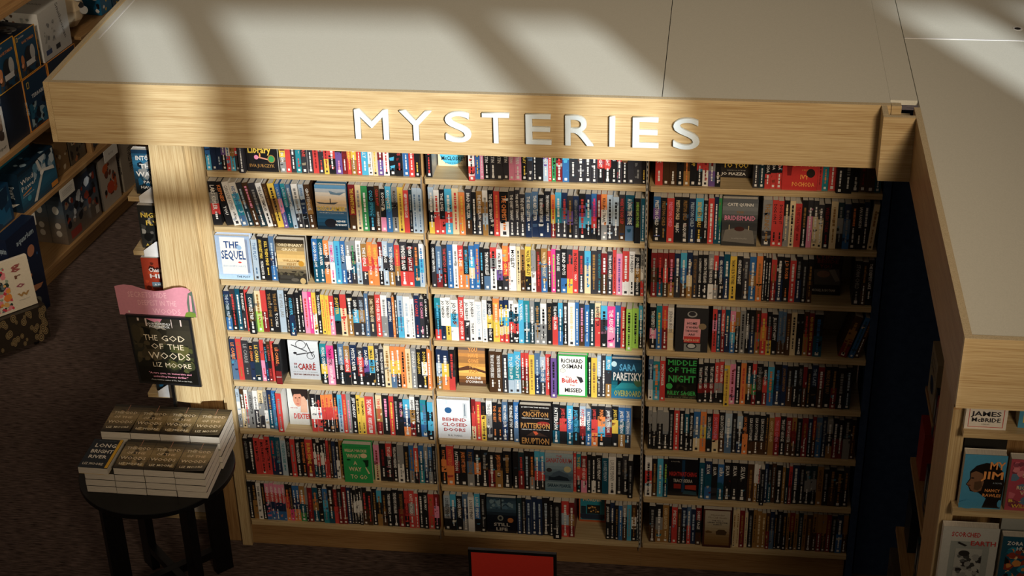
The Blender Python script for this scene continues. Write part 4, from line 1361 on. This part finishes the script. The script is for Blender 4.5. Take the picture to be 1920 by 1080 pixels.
ROCK = [('R', 0, 0, 1, 1, '0f3f5c'), ('N', .1, .0, .95, .3, ['1a2026', '3a3a38', '6a4a30'], 24, .13, 41), ('T', .6, .78, .6, .06, 'ROCK TUMBLER', 'd0894a'), ('T', .3, .92, .3, .035, 'NATIONAL GEOGRAPHIC', 'w', 0), ('R', .06, .86, .13, .96, 'y'), ('R', .075, .875, .115, .945, '0f3f5c'), ('E', .55, .42, .22, .22, '1a1e24'), ('E', .72, .45, .12, .18, 'b0b4b4'), ('R', .35, .2, .8, .32, 'c9cccb'), ('E', .84, .25, .06, .06, '3a3a3a'), ('E', .2, .4, .08, .12, 'b9784a'), ('E', .16, .28, .06, .05, 'e09a70')]
RT = [('R', 0, 0, 1, 1, '101c2c'), ('E', .5, .5, .3, .2, '6a6e70'), ('N', .2, .2, .8, .8, ['2a2e34', '8a8c8a', '4a4440'], 14, .12, 42)]
kit(-.27, -.03, .04, .262, 1.302, 1.575, '0f2c44', ROCK, ROCK, 'navy kit box with yellow edges, nearer of the two on top, rock tumbler', RT, edge='d09a34')
kit(-.27, -.03, .275, .49, 1.302, 1.56, '0f2c44', ROCK, ROCK, 'navy kit box with yellow edges, beside the white carton, rock tumbler', RT, edge='d09a34')
TER = [('R', 0, 0, 1, 1, '0f3350'), ('N', .1, 0, .95, .5, ['1d5a78', '2a7a94', '8aa4ae', '0a1c2c'], 24, .15, 43), ('T', .6, .62, .7, .07, 'TERRARIUM', 'd0d8dc'), ('R', .12, .8, .22, .92, 'y'), ('R', .14, .815, .2, .905, '0f3350')]
TES = [('R', 0, 0, 1, 1, '155070'), ('N', .1, .1, .9, .9, ['1d6488', '0f3a58'], 10, .2, 44), ('T', .5, .45, .75, .4, 'TERRARIUM', 'a9c9d4', 1, -1.45), ('R', .3, .84, .6, .95, 'y'), ('R', .36, .86, .54, .93, '155070')]
CHS = [('R', 0, 0, 1, 1, '104a66'), ('T', .5, .5, .8, .4, 'GEOMETRY', '9ab8c4', 1, -1.45)]
kit(-.13, -.025, .27, .53, .976, 1.298, '103048', TER, TES, 'dark blue terrarium kit box with orange edges under the tumbler boxes', edge='c8863a')
kit(-.215, -.135, .27, .53, .976, 1.298, '103048', [], CHS, 'narrow blue kit box squeezed behind the terrarium box', edge='c8863a')
kit(-.30, -.03, .04, .262, .976, 1.298, '101a26', [('R', 0, 0, 1, 1, '15202e')], [('R', 0, 0, 1, 1, '15202e')], 'black box holding up the nearer tumbler box')
SUG = [('R', 0, 0, 1, 1, 'b5b3ac'), ('N', .1, .3, .9, .85, ['6a5444', '8a7a6a', '3a302a'], 26, .16, 45), ('T', .7, .16, .4, .07, 'Super', '6a6a66')]
kit(-.2, -.02, -.2, .02, .976, 1.25, 'b5b3ac', SUG, SUG, 'grey-white kit box with a brown picture at the left picture edge')
SMF = [('R', 0, 0, 1, 1, 'b4b7b4'), ('T', .5, .8, .8, .12, 'Smithsonian', '2a2e34', 0, 0), ('N', .1, .05, .9, .5, ['8a8f8a', '4a4e54'], 16, .04, 46)]
SMF = [('R', 0, 0, 1, 1, 'b9bcb9'), ('T', .75, .6, .75, .10, 'Smithsonian', '2a2e34', 0, -1.35), ('R', .1, .1, .3, .2, '3a4a70'), ('R', .45, .1, .6, .2, '2a2e34'), ('N', .1, .2, .5, .9, ['9a9e9a', '7a7e80'], 18, .05, 46)]
SMS = [('R', 0, 0, 1, 1, 'c9ccc9'), ('N', .0, .45, .5, .95, ['2a2a2a', '5a4a40', '8a5a3a'], 26, .06, 47), ('N', .35, .1, .5, .5, ['8a3a2a', 'b98a4a', '5a4a3a'], 12, .05, 48), ('N', .55, .2, .95, .9, ['9aa09e', '8a9090', 'aab0ae'], 26, .05, 49), ('R', .72, .6, .77, .68, 'b8823a'), ('R', .78, .35, .84, .45, '3f6fa8')]
kit(-.33, -.03, .54, .86, 1.302, 1.60, 'c4c7c4', SMF, SMS, 'large white carton with fine grey print beside the tumbler boxes', [('T', .45, .5, .7, .12, 'Smithsonian', '3a3a3a', 0)])
kit(-.31, -.02, .54, .86, .976, 1.30, '15202e', [('R', 0, 0, 1, 1, '1a2a3c'), ('R', .0, .0, 1, .05, 'c8863a')], [], 'dark navy box below the large white carton', edge='c8863a')
b = MB()
def disc(cx, cy, cz, rr_, t, c, nrm): 
    b.T = Matrix.Translation((cx, cy, cz)) @ nrm; b.prism([(rr_ * math.cos(k * .2618), rr_ * math.sin(k * .2618)) for k in range(24)], 0, t, c); b.T = None
tl = Matrix.Rotation(.9, 4, 'Y') @ Matrix.Rotation(.5, 4, 'X')
for j, (sx, sy, sz, cz, c) in enumerate(((.11, .10, .13, .13, 'c9b99a'), (.08, .08, .08, .30, 'd9cdb4'))):
    for a_ in range(12):
        for l_ in range(6):
            def sp_(A, Lt): A *= .5236; Lt = -1.5708 + Lt * .5236; return (sx * math.cos(Lt) * math.cos(A), sy * math.cos(Lt) * math.sin(A), cz + sz * math.sin(Lt))
            b.face([sp_(a_, l_), sp_(a_ + 1, l_), sp_(a_ + 1, l_ + 1), sp_(a_, l_ + 1)], c)
rt = b.build('plush_toy', M['print'], smooth=True, label='cream plush toy wearing round grey lenses at the top of the left shelving', cat='toy'); rt.matrix_world = LM @ Matrix.Translation((-.15, 1.05, 1.321))
b = MB(); disc(.07, -.03, .31, .055, .012, 'b9bcb9', tl); disc(.10, -.02, .22, .038, .012, 'c9ccc9', tl); disc(.10, .0, .15, .018, .012, 'k', tl); disc(.115, .0, .12, .026, .01, 'a9aca9', tl); disc(.062, -.035, .305, .06, .006, '2a4a6a', tl); b.build('lens', M['print'], rt)
cols_ = ['1d6a94', '27506a', 'b8902f', '1b3f5c', '8a9aa4', '2f7f9a', 'a8782f', '3a3f4a']
for i in range(7):
    y = 1.28 + i * .15; hh = [.2, .24, .19, .26, .22, .2, .25][i]; c = cols_[i]
    kit(-.2, -.05, y, y + .135, 1.321, 1.321 + hh, c, [('N', .05, .05, .95, .95, ['w', 'y', c, '17181b', '2a6a8a'], 18, .14, 60 + i)], [('N', .05, .05, .95, .95, ['w', 'k', c], 9, .16, 70 + i)], '%s box, %s of the row behind the plush toy' % (['bright blue', 'slate blue', 'yellow', 'dark blue', 'pale grey', 'teal', 'ochre'][i], ORD[i + 1]))
kit(-.24, -.03, .60, .86, 1.602, 1.66, 'b9a26a', [], [], 'flat tan box on the large white carton')if 0 else None
WF = [bgd('0f2434', '1d4a66', '2a6484', '1a3f58'), ('N', .4, .55, .98, .98, ['8aa4b4', 'b4c4cc', '4a7a94'], 16, .10, 50), ('T', .22, .72, .34, .12, 'Wind', 'w', 0), ('T', .24, .56, .40, .12, 'Power', 'w', 0), ('P', [(.06,.42),(.30,.46),(.30,.43),(.06,.39)], 'd0894a'), ('T', .2, .36, .3, .03, 'Renewable Energy Science Kit', 'w', 0),
    ('P', [(.58,.60),(.50,.95),(.56,.97),(.64,.62)], 'c9ccc9'), ('P', [(.60,.62),(.95,.46),(.93,.56),(.66,.66)], 'd5d8d5'), ('P', [(.58,.58),(.30,.06),(.38,.04),(.64,.56)], 'c9ccc9'), ('E', .61, .60, .05, .06, 'e4e6e4'), ('E', .2, .25, .05, .07, '3a8aa8'), ('R', .8, .04, .98, .16, 'c8863a')]
WS = [('R', 0, 0, 1, 1, '12283a'), ('T', .35, .62, .5, .16, 'Wind', 'b4c4cc', 0, -1.45), ('T', .62, .5, .62, .16, 'Power', 'b4c4cc', 0, -1.45), ('P', [(.2,.3),(.5,.2),(.9,.24),(.5,.12)], 'c9ccc9')]
kit(-.15, -.02, .04, .445, .566, .815, '12283a', WF, WS, 'dark blue wind power science kit with a white turbine on its lid', [('N', .1, .1, .9, .9, ['8aa4b4', '1d4a66', '0f2434'], 12, .2, 51)])
kit(-.26, -.16, .04, .42, .566, .86, '1d6a84', [], [('R', 0, 0, 1, 1, '1d6a84')], 'teal box behind the wind power kit')
kit(-.30, -.04, -.5, -.03, .566, .80, '123a5c', [('N', .05, .05, .95, .95, ['1d5a84', '0f2a44', '4a7a94'], 14, .2, 52)], [], 'blue box on the middle shelf at the left picture edge')
for i, (y0_, y1_, h_, c) in enumerate(((.52, .66, .22, '6a5436'), (.68, .86, .16, '4a4438'), (.93, 1.1, .17, '2a3f54'), (1.12, 1.28, .14, '8a4a2a'), (1.30, 1.5, .16, '1d4a6a'), (1.52, 1.7, .13, '2a5a74'))):
    kit(-.2, -.06, y0_, y1_, .566, .566 + h_, c, [('N', .05, .05, .95, .95, [c, 'a9a08a', '17181b', '8a5a3a'], 16, .16, 80 + i)], [], '%s box on the middle shelf, %s past the wind power kit' % (['tan', 'olive', 'slate', 'rust', 'blue', 'steel blue'][i], ORD[i + 1]))
LF = [bgd('1a2430', '2a3a4c', '4a5a68', '5a544c', '6a5f54'), ('N', .05, .25, .95, .9, ['8a3a2a', 'b9c4cc', '2a3a4c', '8a7a6a', '141a22'], 44, .09, 53), ('R', .1, .05, .4, .2, '8a3a34'), ('R', .85, .1, .95, .25, 'a9a49a')]
GS = [bgd('1a2430', '4a5a68', '5a544c', '6a5f54'), ('E', .5, .65, .2, .08, 'c9ccc9'), ('E', .5, .35, .18, .06, 'a9a49a'), ('E', .5, .2, .18, .06, 'a9a49a')]
kit(-.13, -.02, .44, .86, .146, .50, '5a544c', LF, GS, 'wide dark game box with a crowded picture on the bottom shelf')
kit(-.24, -.135, .44, .86, .146, .50, '5a544c', LF, GS, 'second wide dark game box standing behind the crowded one')
WH = [('R', 0, 0, 1, 1, 'a9a296'), ('N', .15, .2, .85, .85, ['1a1a1c', '6a3a2a', 'b8582a', '4a4440'], 26, .14, 54), ('E', .5, .35, .2, .12, 'b8482a')]
kit(-.13, -.02, .90, 1.13, .146, .49, '8a857c', WH, [('R', 0, 0, 1, 1, '6a665e')], 'pale game box with a black and orange picture, bottom shelf')
ART_ = [('R', 0, 0, 1, 1, '8f887a'), ('T', .6, .55, .8, .2, 'WORLD ART!', '2a2620', 1, -1.5), ('T', .85, .55, .75, .12, 'NATURAL REALITY', '3a342c', 1, -1.5)]
kit(-.19, -.02, 1.18, 1.40, .146, .49, '8f887a', ART_, ART_, 'plain grey-brown box lettered in black at the far end, bottom shelf')
OC = [('R', 0, 0, 1, 1, '13203a'), ('T', .6, .88, .6, .06, 'aquarium', '9ab0c0'), ('E', .7, .7, .12, .06, 'a8745a'), ('N', .1, .3, .9, .65, ['8aa0b4', '2a4a7a', 'c98a5a', '13203a', '13203a'], 16, .07, 55), ('E', .4, .15, .35, .08, '6a6e64'), ('P', [(.1,.3),(.5,.36),(.9,.3),(.8,.27)], 'b07a5a')]
kit(.012, .09, -.34, -.03, .002, .60, '13203a', OC, OC, 'tall navy box painted with whales and fish, before the bottom shelf')
kit(-.10, -.03, .01, .15, .146, .235, '8a7044', [('N', .05, .05, .95, .95, ['5a4528', 'a98a54', '3a2c1a'], 20, .12, 56)], [], 'small tan patterned box on the bottom shelf')
for i, y in enumerate((-.06, .40, .955)):
    b = MB(); b.box(0, .002, 0, .17, 0, .078, 'd4d6d0'); draw(b, [('T', .5, .5, .35, .2, ['Physics', 'Chemistry', 'Biology'][i], 'g', 0)] if i != 1 else [('R', .15, .3 + j * .13, .85, .33 + j * .13, 'g') for j in range(4)], lambda u, v, e: (.002 + e, u * .17, v * .078), 2.1)
    o = b.build('shelf_card', M['print'], label='white shelf card on the left shelving, %s' % ['nearest, below the teal box', 'below the wind power kit', 'farthest, above the pale game box'][i], cat='card', group='cards on the left shelving'); o.matrix_world = LM @ Matrix.Translation((.001, y, .462))

# display cart with the flowered book
cg = Matrix.Translation((-1.82, 1.448, .0)) @ Matrix.Rotation(math.radians(46.6), 4, 'Z')
b = MB(); b.box(-.06, .30, 0, .12, .05, .26, '2a241e')
pr = [('R', 0, 0, 1, 1, '2b251f')]
rr = random.Random(5)
for i in range(46):
    cu, cv = rr.uniform(.03, .97), rr.uniform(.06, .94); r_ = rr.uniform(.02, .05)
    for q, c in ((1, '7a6a4c'), (.72, '2b251f'), (.5, '8a7a58'), (.25, '2b251f')): pr.append(('E', cu, cv, r_ * q, r_ * q * 2.6, c))
draw(b, pr, lambda u, v, e: (-.06 + u * .36, -e, .05 + v * .21), 1.7, .00004); draw(b, pr[:60], lambda u, v, e: (.30 + e, u * .12, .05 + v * .21), .6, .00004)
o = b.build('storage_box', M['print'], label='low dark box with gold paisley pattern at the left picture edge', cat='box'); o.matrix_world = cg
for x in (-.03, .22):
    b = MB(); b.prism([(.025 * math.cos(k * .5236), .025 + .025 * math.sin(k * .5236)) for k in range(12)], x, x + .02, 'k', axis='x'); b.T = None
    for j in range(len(b.v)): b.v[j] = (b.v[j][0], b.v[j][1] + .06, b.v[j][2])
    b.build('castor', M['black'], o)
GR = [('R', 0, 0, 1, 1, 'c9c3b2'), ('N', .02, .05, .60, .92, ['b83a4a', 'd08a3a', '2a3238', 'd0808a', '5a6a70', '8a9a8a', 'c9a060', '2a3a34'], 150, .06, 57), ('E', .2, .75, .06, .07, 'd89a4a'), ('E', .2, .75, .025, .03, '3a2a1a'), ('E', .52, .3, .06, .07, 'd07a3a'), ('E', .25, .2, .12, .1, 'b83a4a'),
    ('T', .76, .86, .16, .14, 'g', '8a4a4a'), ('T', .76, .66, .12, .10, 'r', '6a4a3a'), ('T', .78, .48, .16, .11, 'o', '8a4a5a'), ('T', .80, .30, .2, .11, 'w', '9a7a4a'), ('T', .8, .18, .2, .02, 'A Family Guide', 'g', 0)]
b = MB(); b.box(0, .335, 0, .025, 0, .30, 'c9c3b2'); draw(b, GR, lambda u, v, e: (u * .335, -e, v * .30), 1.12)
o = b.build('flower_book', M['print'], label='large cream book lettered grow with flowers, standing on the paisley box', cat='book'); o.matrix_world = cg @ Matrix.Translation((-.06, .035, .264)) @ Matrix.Rotation(-.12, 4, 'X')
pg = MB(); pg.box(.002, .333, .003, .022, .298, .302); pg.build('page_block', M['page'], o)

# ================================================================== RIGHT WING: END-CAP DISPLAY AND SIDE SHELVES
rw = empty('display_unit', (3.0, -1.5, 0), label='light oak display unit with face-out books under the canopy wing', cat='display unit')
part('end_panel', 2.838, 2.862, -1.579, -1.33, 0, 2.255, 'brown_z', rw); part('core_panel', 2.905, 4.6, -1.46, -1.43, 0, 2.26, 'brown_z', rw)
part('end_panel', 2.838, 2.880, -1.60, -1.58, 0, 2.255, 'wood_z', rw)
for z, yf in ((1.983, -1.65), (1.685, -1.65), (1.378, -1.655), (1.08, -1.68)):
    L_ = rw.location; b = MB(); b.prism([(2.868 - L_.x, yf + .0 - L_.y), (4.6 - L_.x, yf - L_.y), (4.6 - L_.x, -1.462 - L_.y), (2.906 - L_.x, -1.462 - L_.y), (2.906 - L_.x, -1.601 - L_.y), (2.868 - L_.x, -1.601 - L_.y)], z - .022, z); b.build('shelf', M['wood_x'], rw)
JM = [('R', 0, 0, 1, 1, 'dedcd4'), ('R', .08, .04, .92, .05, 'r'), ('R', .08, .04, .095, .9, 'r'), ('R', .905, .04, .92, .9, 'r'), ('T', .5, .29, .7, .085, 'JAMES', 'K'), ('T', .5, .18, .7, .075, 'McBRIDE', 'K'), ('T', .5, .10, .2, .022, 'A NOVEL', 'g', 0)]
MJ = [('R', 0, 0, 1, 1, '4a94bc'), ('P', [(.98,.02),(.55,.02),(.62,.2),(.42,.30),(.22,.32),(.16,.42),(.10,.44),(.18,.56),(.16,.68),(.3,.8),(.52,.86),(.78,.84),(.94,.7),(1,.5)], '1a1614'), ('P', [(.24,.34),(.17,.42),(.12,.45),(.20,.55),(.19,.66),(.30,.70),(.46,.66),(.52,.5),(.48,.34),(.34,.30)], '7a5a44'), ('P', [(.3,.5),(.45,.52),(.5,.42),(.4,.34),(.3,.36)], '54402f'), ('E', .24, .57, .04, .012, '1a1614'), ('E', .18, .43, .04, .014, '5a3428'),
    ('T', .78, .82, .36, .14, 'MY', 'e09a5a'), ('T', .72, .64, .5, .14, 'JIM', 'e09a5a'), ('T', .84, .50, .22, .03, 'A NOVEL', 'l', 0), ('T', .74, .36, .36, .055, 'NANCY', 'e09a5a'), ('T', .74, .27, .44, .055, 'RAWLES', 'e09a5a'), ('E', .95, .12, .05, .07, '4a94bc'), ('E', .2, .08, .22, .08, '4a94bc')]
AS = [('R', 0, 0, 1, 1, 'a84a5a'), ('N', .05, .05, .95, .95, ['c46a7a', '7a3a4a', '5a7a94', '8a4a5a', 'd0808a'], 50, .14, 58), ('T', .6, .84, .4, .07, 'ALL THE', 'W'), ('T', .6, .7, .6, .08, 'SONGS', 'W'), ('T', .5, .46, .6, .07, 'RICHARD', 'W'), ('T', .55, .36, .5, .07, 'WILLS', 'W'), ('T', .4, .2, .7, .06, 'B. - T. -', 'y'), ('T', .5, .1, .7, .07, 'WILLIAMS', 'y')]
SE = [('R', 0, 0, 1, 1, 'b4b9b6'), ('R', .16, .0, .86, .76, '8f9896'), ('T', .42, .88, .52, .08, 'SCORCHED', 'b03a3a'), ('T', .74, .74, .46, .08, 'EARTH', 'b03a3a'), ('R', .26, .14, .74, .64, 'a2a7a4'), ('N', .26, .14, .74, .55, ['3a3c3c', '5a5e5e', 'a2a7a4', '2a2a2c', '8a8f8e'], 60, .08, 59), ('E', .42, .56, .1, .05, '2a2a2a'), ('P', [(.3,.76),(.46,.70),(.42,.68),(.28,.73)], '2a2a2a'), ('T', .5, .05, .5, .05, 'Tiana Clark', 'a8502f', 0)]
ZN = [('R', 0, 0, 1, 1, '1f4f66'), ('N', .1, .1, .95, .8, ['c98a4a', 'e0c890', '1a1a1c', '8a3a2a', '1f6a84', '2a86a4'], 60, .14, 61), ('T', .45, .88, .7, .07, 'ZORA NEALE', 'w'), ('T', .6, .78, .6, .07, 'HURSTON', 'w'), ('T', .4, .08, .6, .06, 'THEIR EYES', 'w')]
YB = [('R', 0, 0, 1, 1, '4a94bc'), ('R', .1, .1, .5, .3, 'y'), ('T', .3, .2, .3, .08, 'BEST', 'k')]
for x, z, w_, h, t, art, bg, y, lab in (
        (2.870, 1.984, .124, .20, .03, JM, 'd4d1c8', -1.634, 'white face-out book with a thin red border, top shelf of the display unit'), (3.032, 1.984, .13, .19, .05, YB, '4a94bc', -1.615, 'blue book with a yellow patch at the right picture edge, top shelf'),
        (2.886, 1.686, .128, .205, .034, MJ, '3a7a9c', -1.637, 'blue cover with a dark profile and orange title on the display unit'), (3.026, 1.686, .13, .195, .034, AS, 'a84a5a', -1.637, 'pink and red cover with cream and yellow capitals on the display unit'),
        (2.850, 1.379, .174, .232, .03, SE, 'b4b9b6', -1.64, 'large pale cover with red hand lettering SCORCHED EARTH'), (3.037, 1.379, .15, .205, .03, ZN, '1f4f66', -1.64, 'blue cover with an orange sunburst at the lower right picture corner')):
    display_book('display_book', x, y, z, w_, h, t, art, lab, 'face-out books on the display unit', lean=-.0, bg=bg, side='d5d2c8')
display_book('display_book', 2.90, -1.52, 1.686, .13, .225, .03, [], 'dark patterned book standing behind the blue profile cover', 'face-out books on the display unit', bg='2a2a28', side='2a2a28')
display_book('display_book', 3.04, -1.57, 1.379, .15, .232, .03, [], 'pale book behind the sunburst cover', 'face-out books on the display unit', bg='a9b0ae', side='a9b0ae')
# side shelves facing left, in the shade
ss = empty('side_shelving', (2.95, -.9, 0), label='brown wood side shelving in the shade below the canopy wing', cat='shelving')
for i, (z, xt) in enumerate(((1.30, 2.945), (.955, 2.92), (.60, 2.895), (.245, 2.87))):
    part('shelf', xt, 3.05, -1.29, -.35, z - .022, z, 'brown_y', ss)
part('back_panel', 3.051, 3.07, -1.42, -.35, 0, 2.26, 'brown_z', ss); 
SIDEB = [(1.30, -.55, .18, .22, .03, '8f846c', 'tan face-out book with dark hand lettering on the top side shelf', [('T', .5, .82, .7, .1, 'DER', 'K', 0), ('T', .5, .64, .8, .1, 'MARLO', 'K', 0), ('E', .5, .35, .25, .16, '1d2c4a'), ('E', .45, .3, .12, .08, '17181b')]),
    (.955, -.51, .14, .22, .05, '8a2a24', 'red book at the end of the second side shelf', []), (.60, -.52, .14, .21, .04, '17202a', 'black book at the end of the third side shelf', []), (.245, -.56, .2, .25, .04, '4a4238', 'dark picture book leaning on the lowest side shelf', [('N', .05, .05, .95, .95, ['2a2420', '6a5444', '17181b'], 30, .14, 62)])]
for z, y, w_, h, t, bg, lab, art in SIDEB:
    display_book('display_book', {1.3: 2.95, .955: 2.94, .6: 2.925, .245: 2.88}[z], y + w_, z + .001, w_, h, t, art, lab, 'books on the side shelving', rz=-math.pi / 2, bg=bg, side=bg, pages=False)
for k, z in enumerate((1.30, .955, .60, .245)):
    for i in range(12):
        t = .024 + (i * 7 % 5) * .003; y = -1.26 + i * .05; c = ['K', 'd', 'N', 'i', 'R', 'k'][(i + k) % 6]
        if y + t > SIDEB[k][1] - .01: break
        b = MB(); b.box(0, .11, 0, .04, 0, .2, c); draw(b, [('R', .2, .2, .8, .26, 'n'), ('R', .3, .4, .7, .8, 'g')], lambda u, v, e: (-e, u * .04, v * .2), .2)
        o = b.build('side_book', M['print'], label='dark book on the %s side shelf, %s from the oak end panel' % (ORD[k + 1], ORD[i + 1]), cat='book', group='dark books on the side shelving', loc=(2.935, y, z + .001))

# ================================================================== NEAR TABLE AT THE BOTTOM EDGE
nt_ = empty('display_table', (1.35, -1.35, 0), label='low table under the red framed sign, just below the picture', cat='table')
part('tabletop', .85, 1.95, -1.75, -.93, .56, .585, 'black', nt_)
for x in (.88, 1.88):
    for y in (-1.72, -1.0): part('leg', x, x + .04, y, y + .04, 0, .559, 'black', nt_)
rs = empty('framed_sign', (1.37, -.97, .586), label='plain red sign in a black frame standing at the bottom edge', cat='sign')
Y = -1.0
part('frame', 1.205, 1.547, -1.0, -.985, .586, .875, 'black', rs, bevel=.001)
b = MB(); b.box(1.217 - 1.37, 1.535 - 1.37, -.0315, -.0302, .012, .277, 'b8322a'); b.build('red_panel', M['print'], rs)
part('foot', 1.30, 1.45, -.984, -.95, .586, .60, 'black', rs)
for x, w_, lab, c in ((1.005, .13, 'book with a yellow spine edge peeping in left of the red sign', 'c9a23a'), (1.60, .14, 'pale book peeping in right of the red sign', 'c9c9c4')):
    b = MB(); b.box(0, w_, 0, .2, 0, .05, c); b.box(.004, w_ - .002, .198, .2005, .003, .047, 'c4beb0'); b.build('flat_book', M['print'], label=lab, cat='book', group='books on the low table', loc=(x, -1.16, .5855))
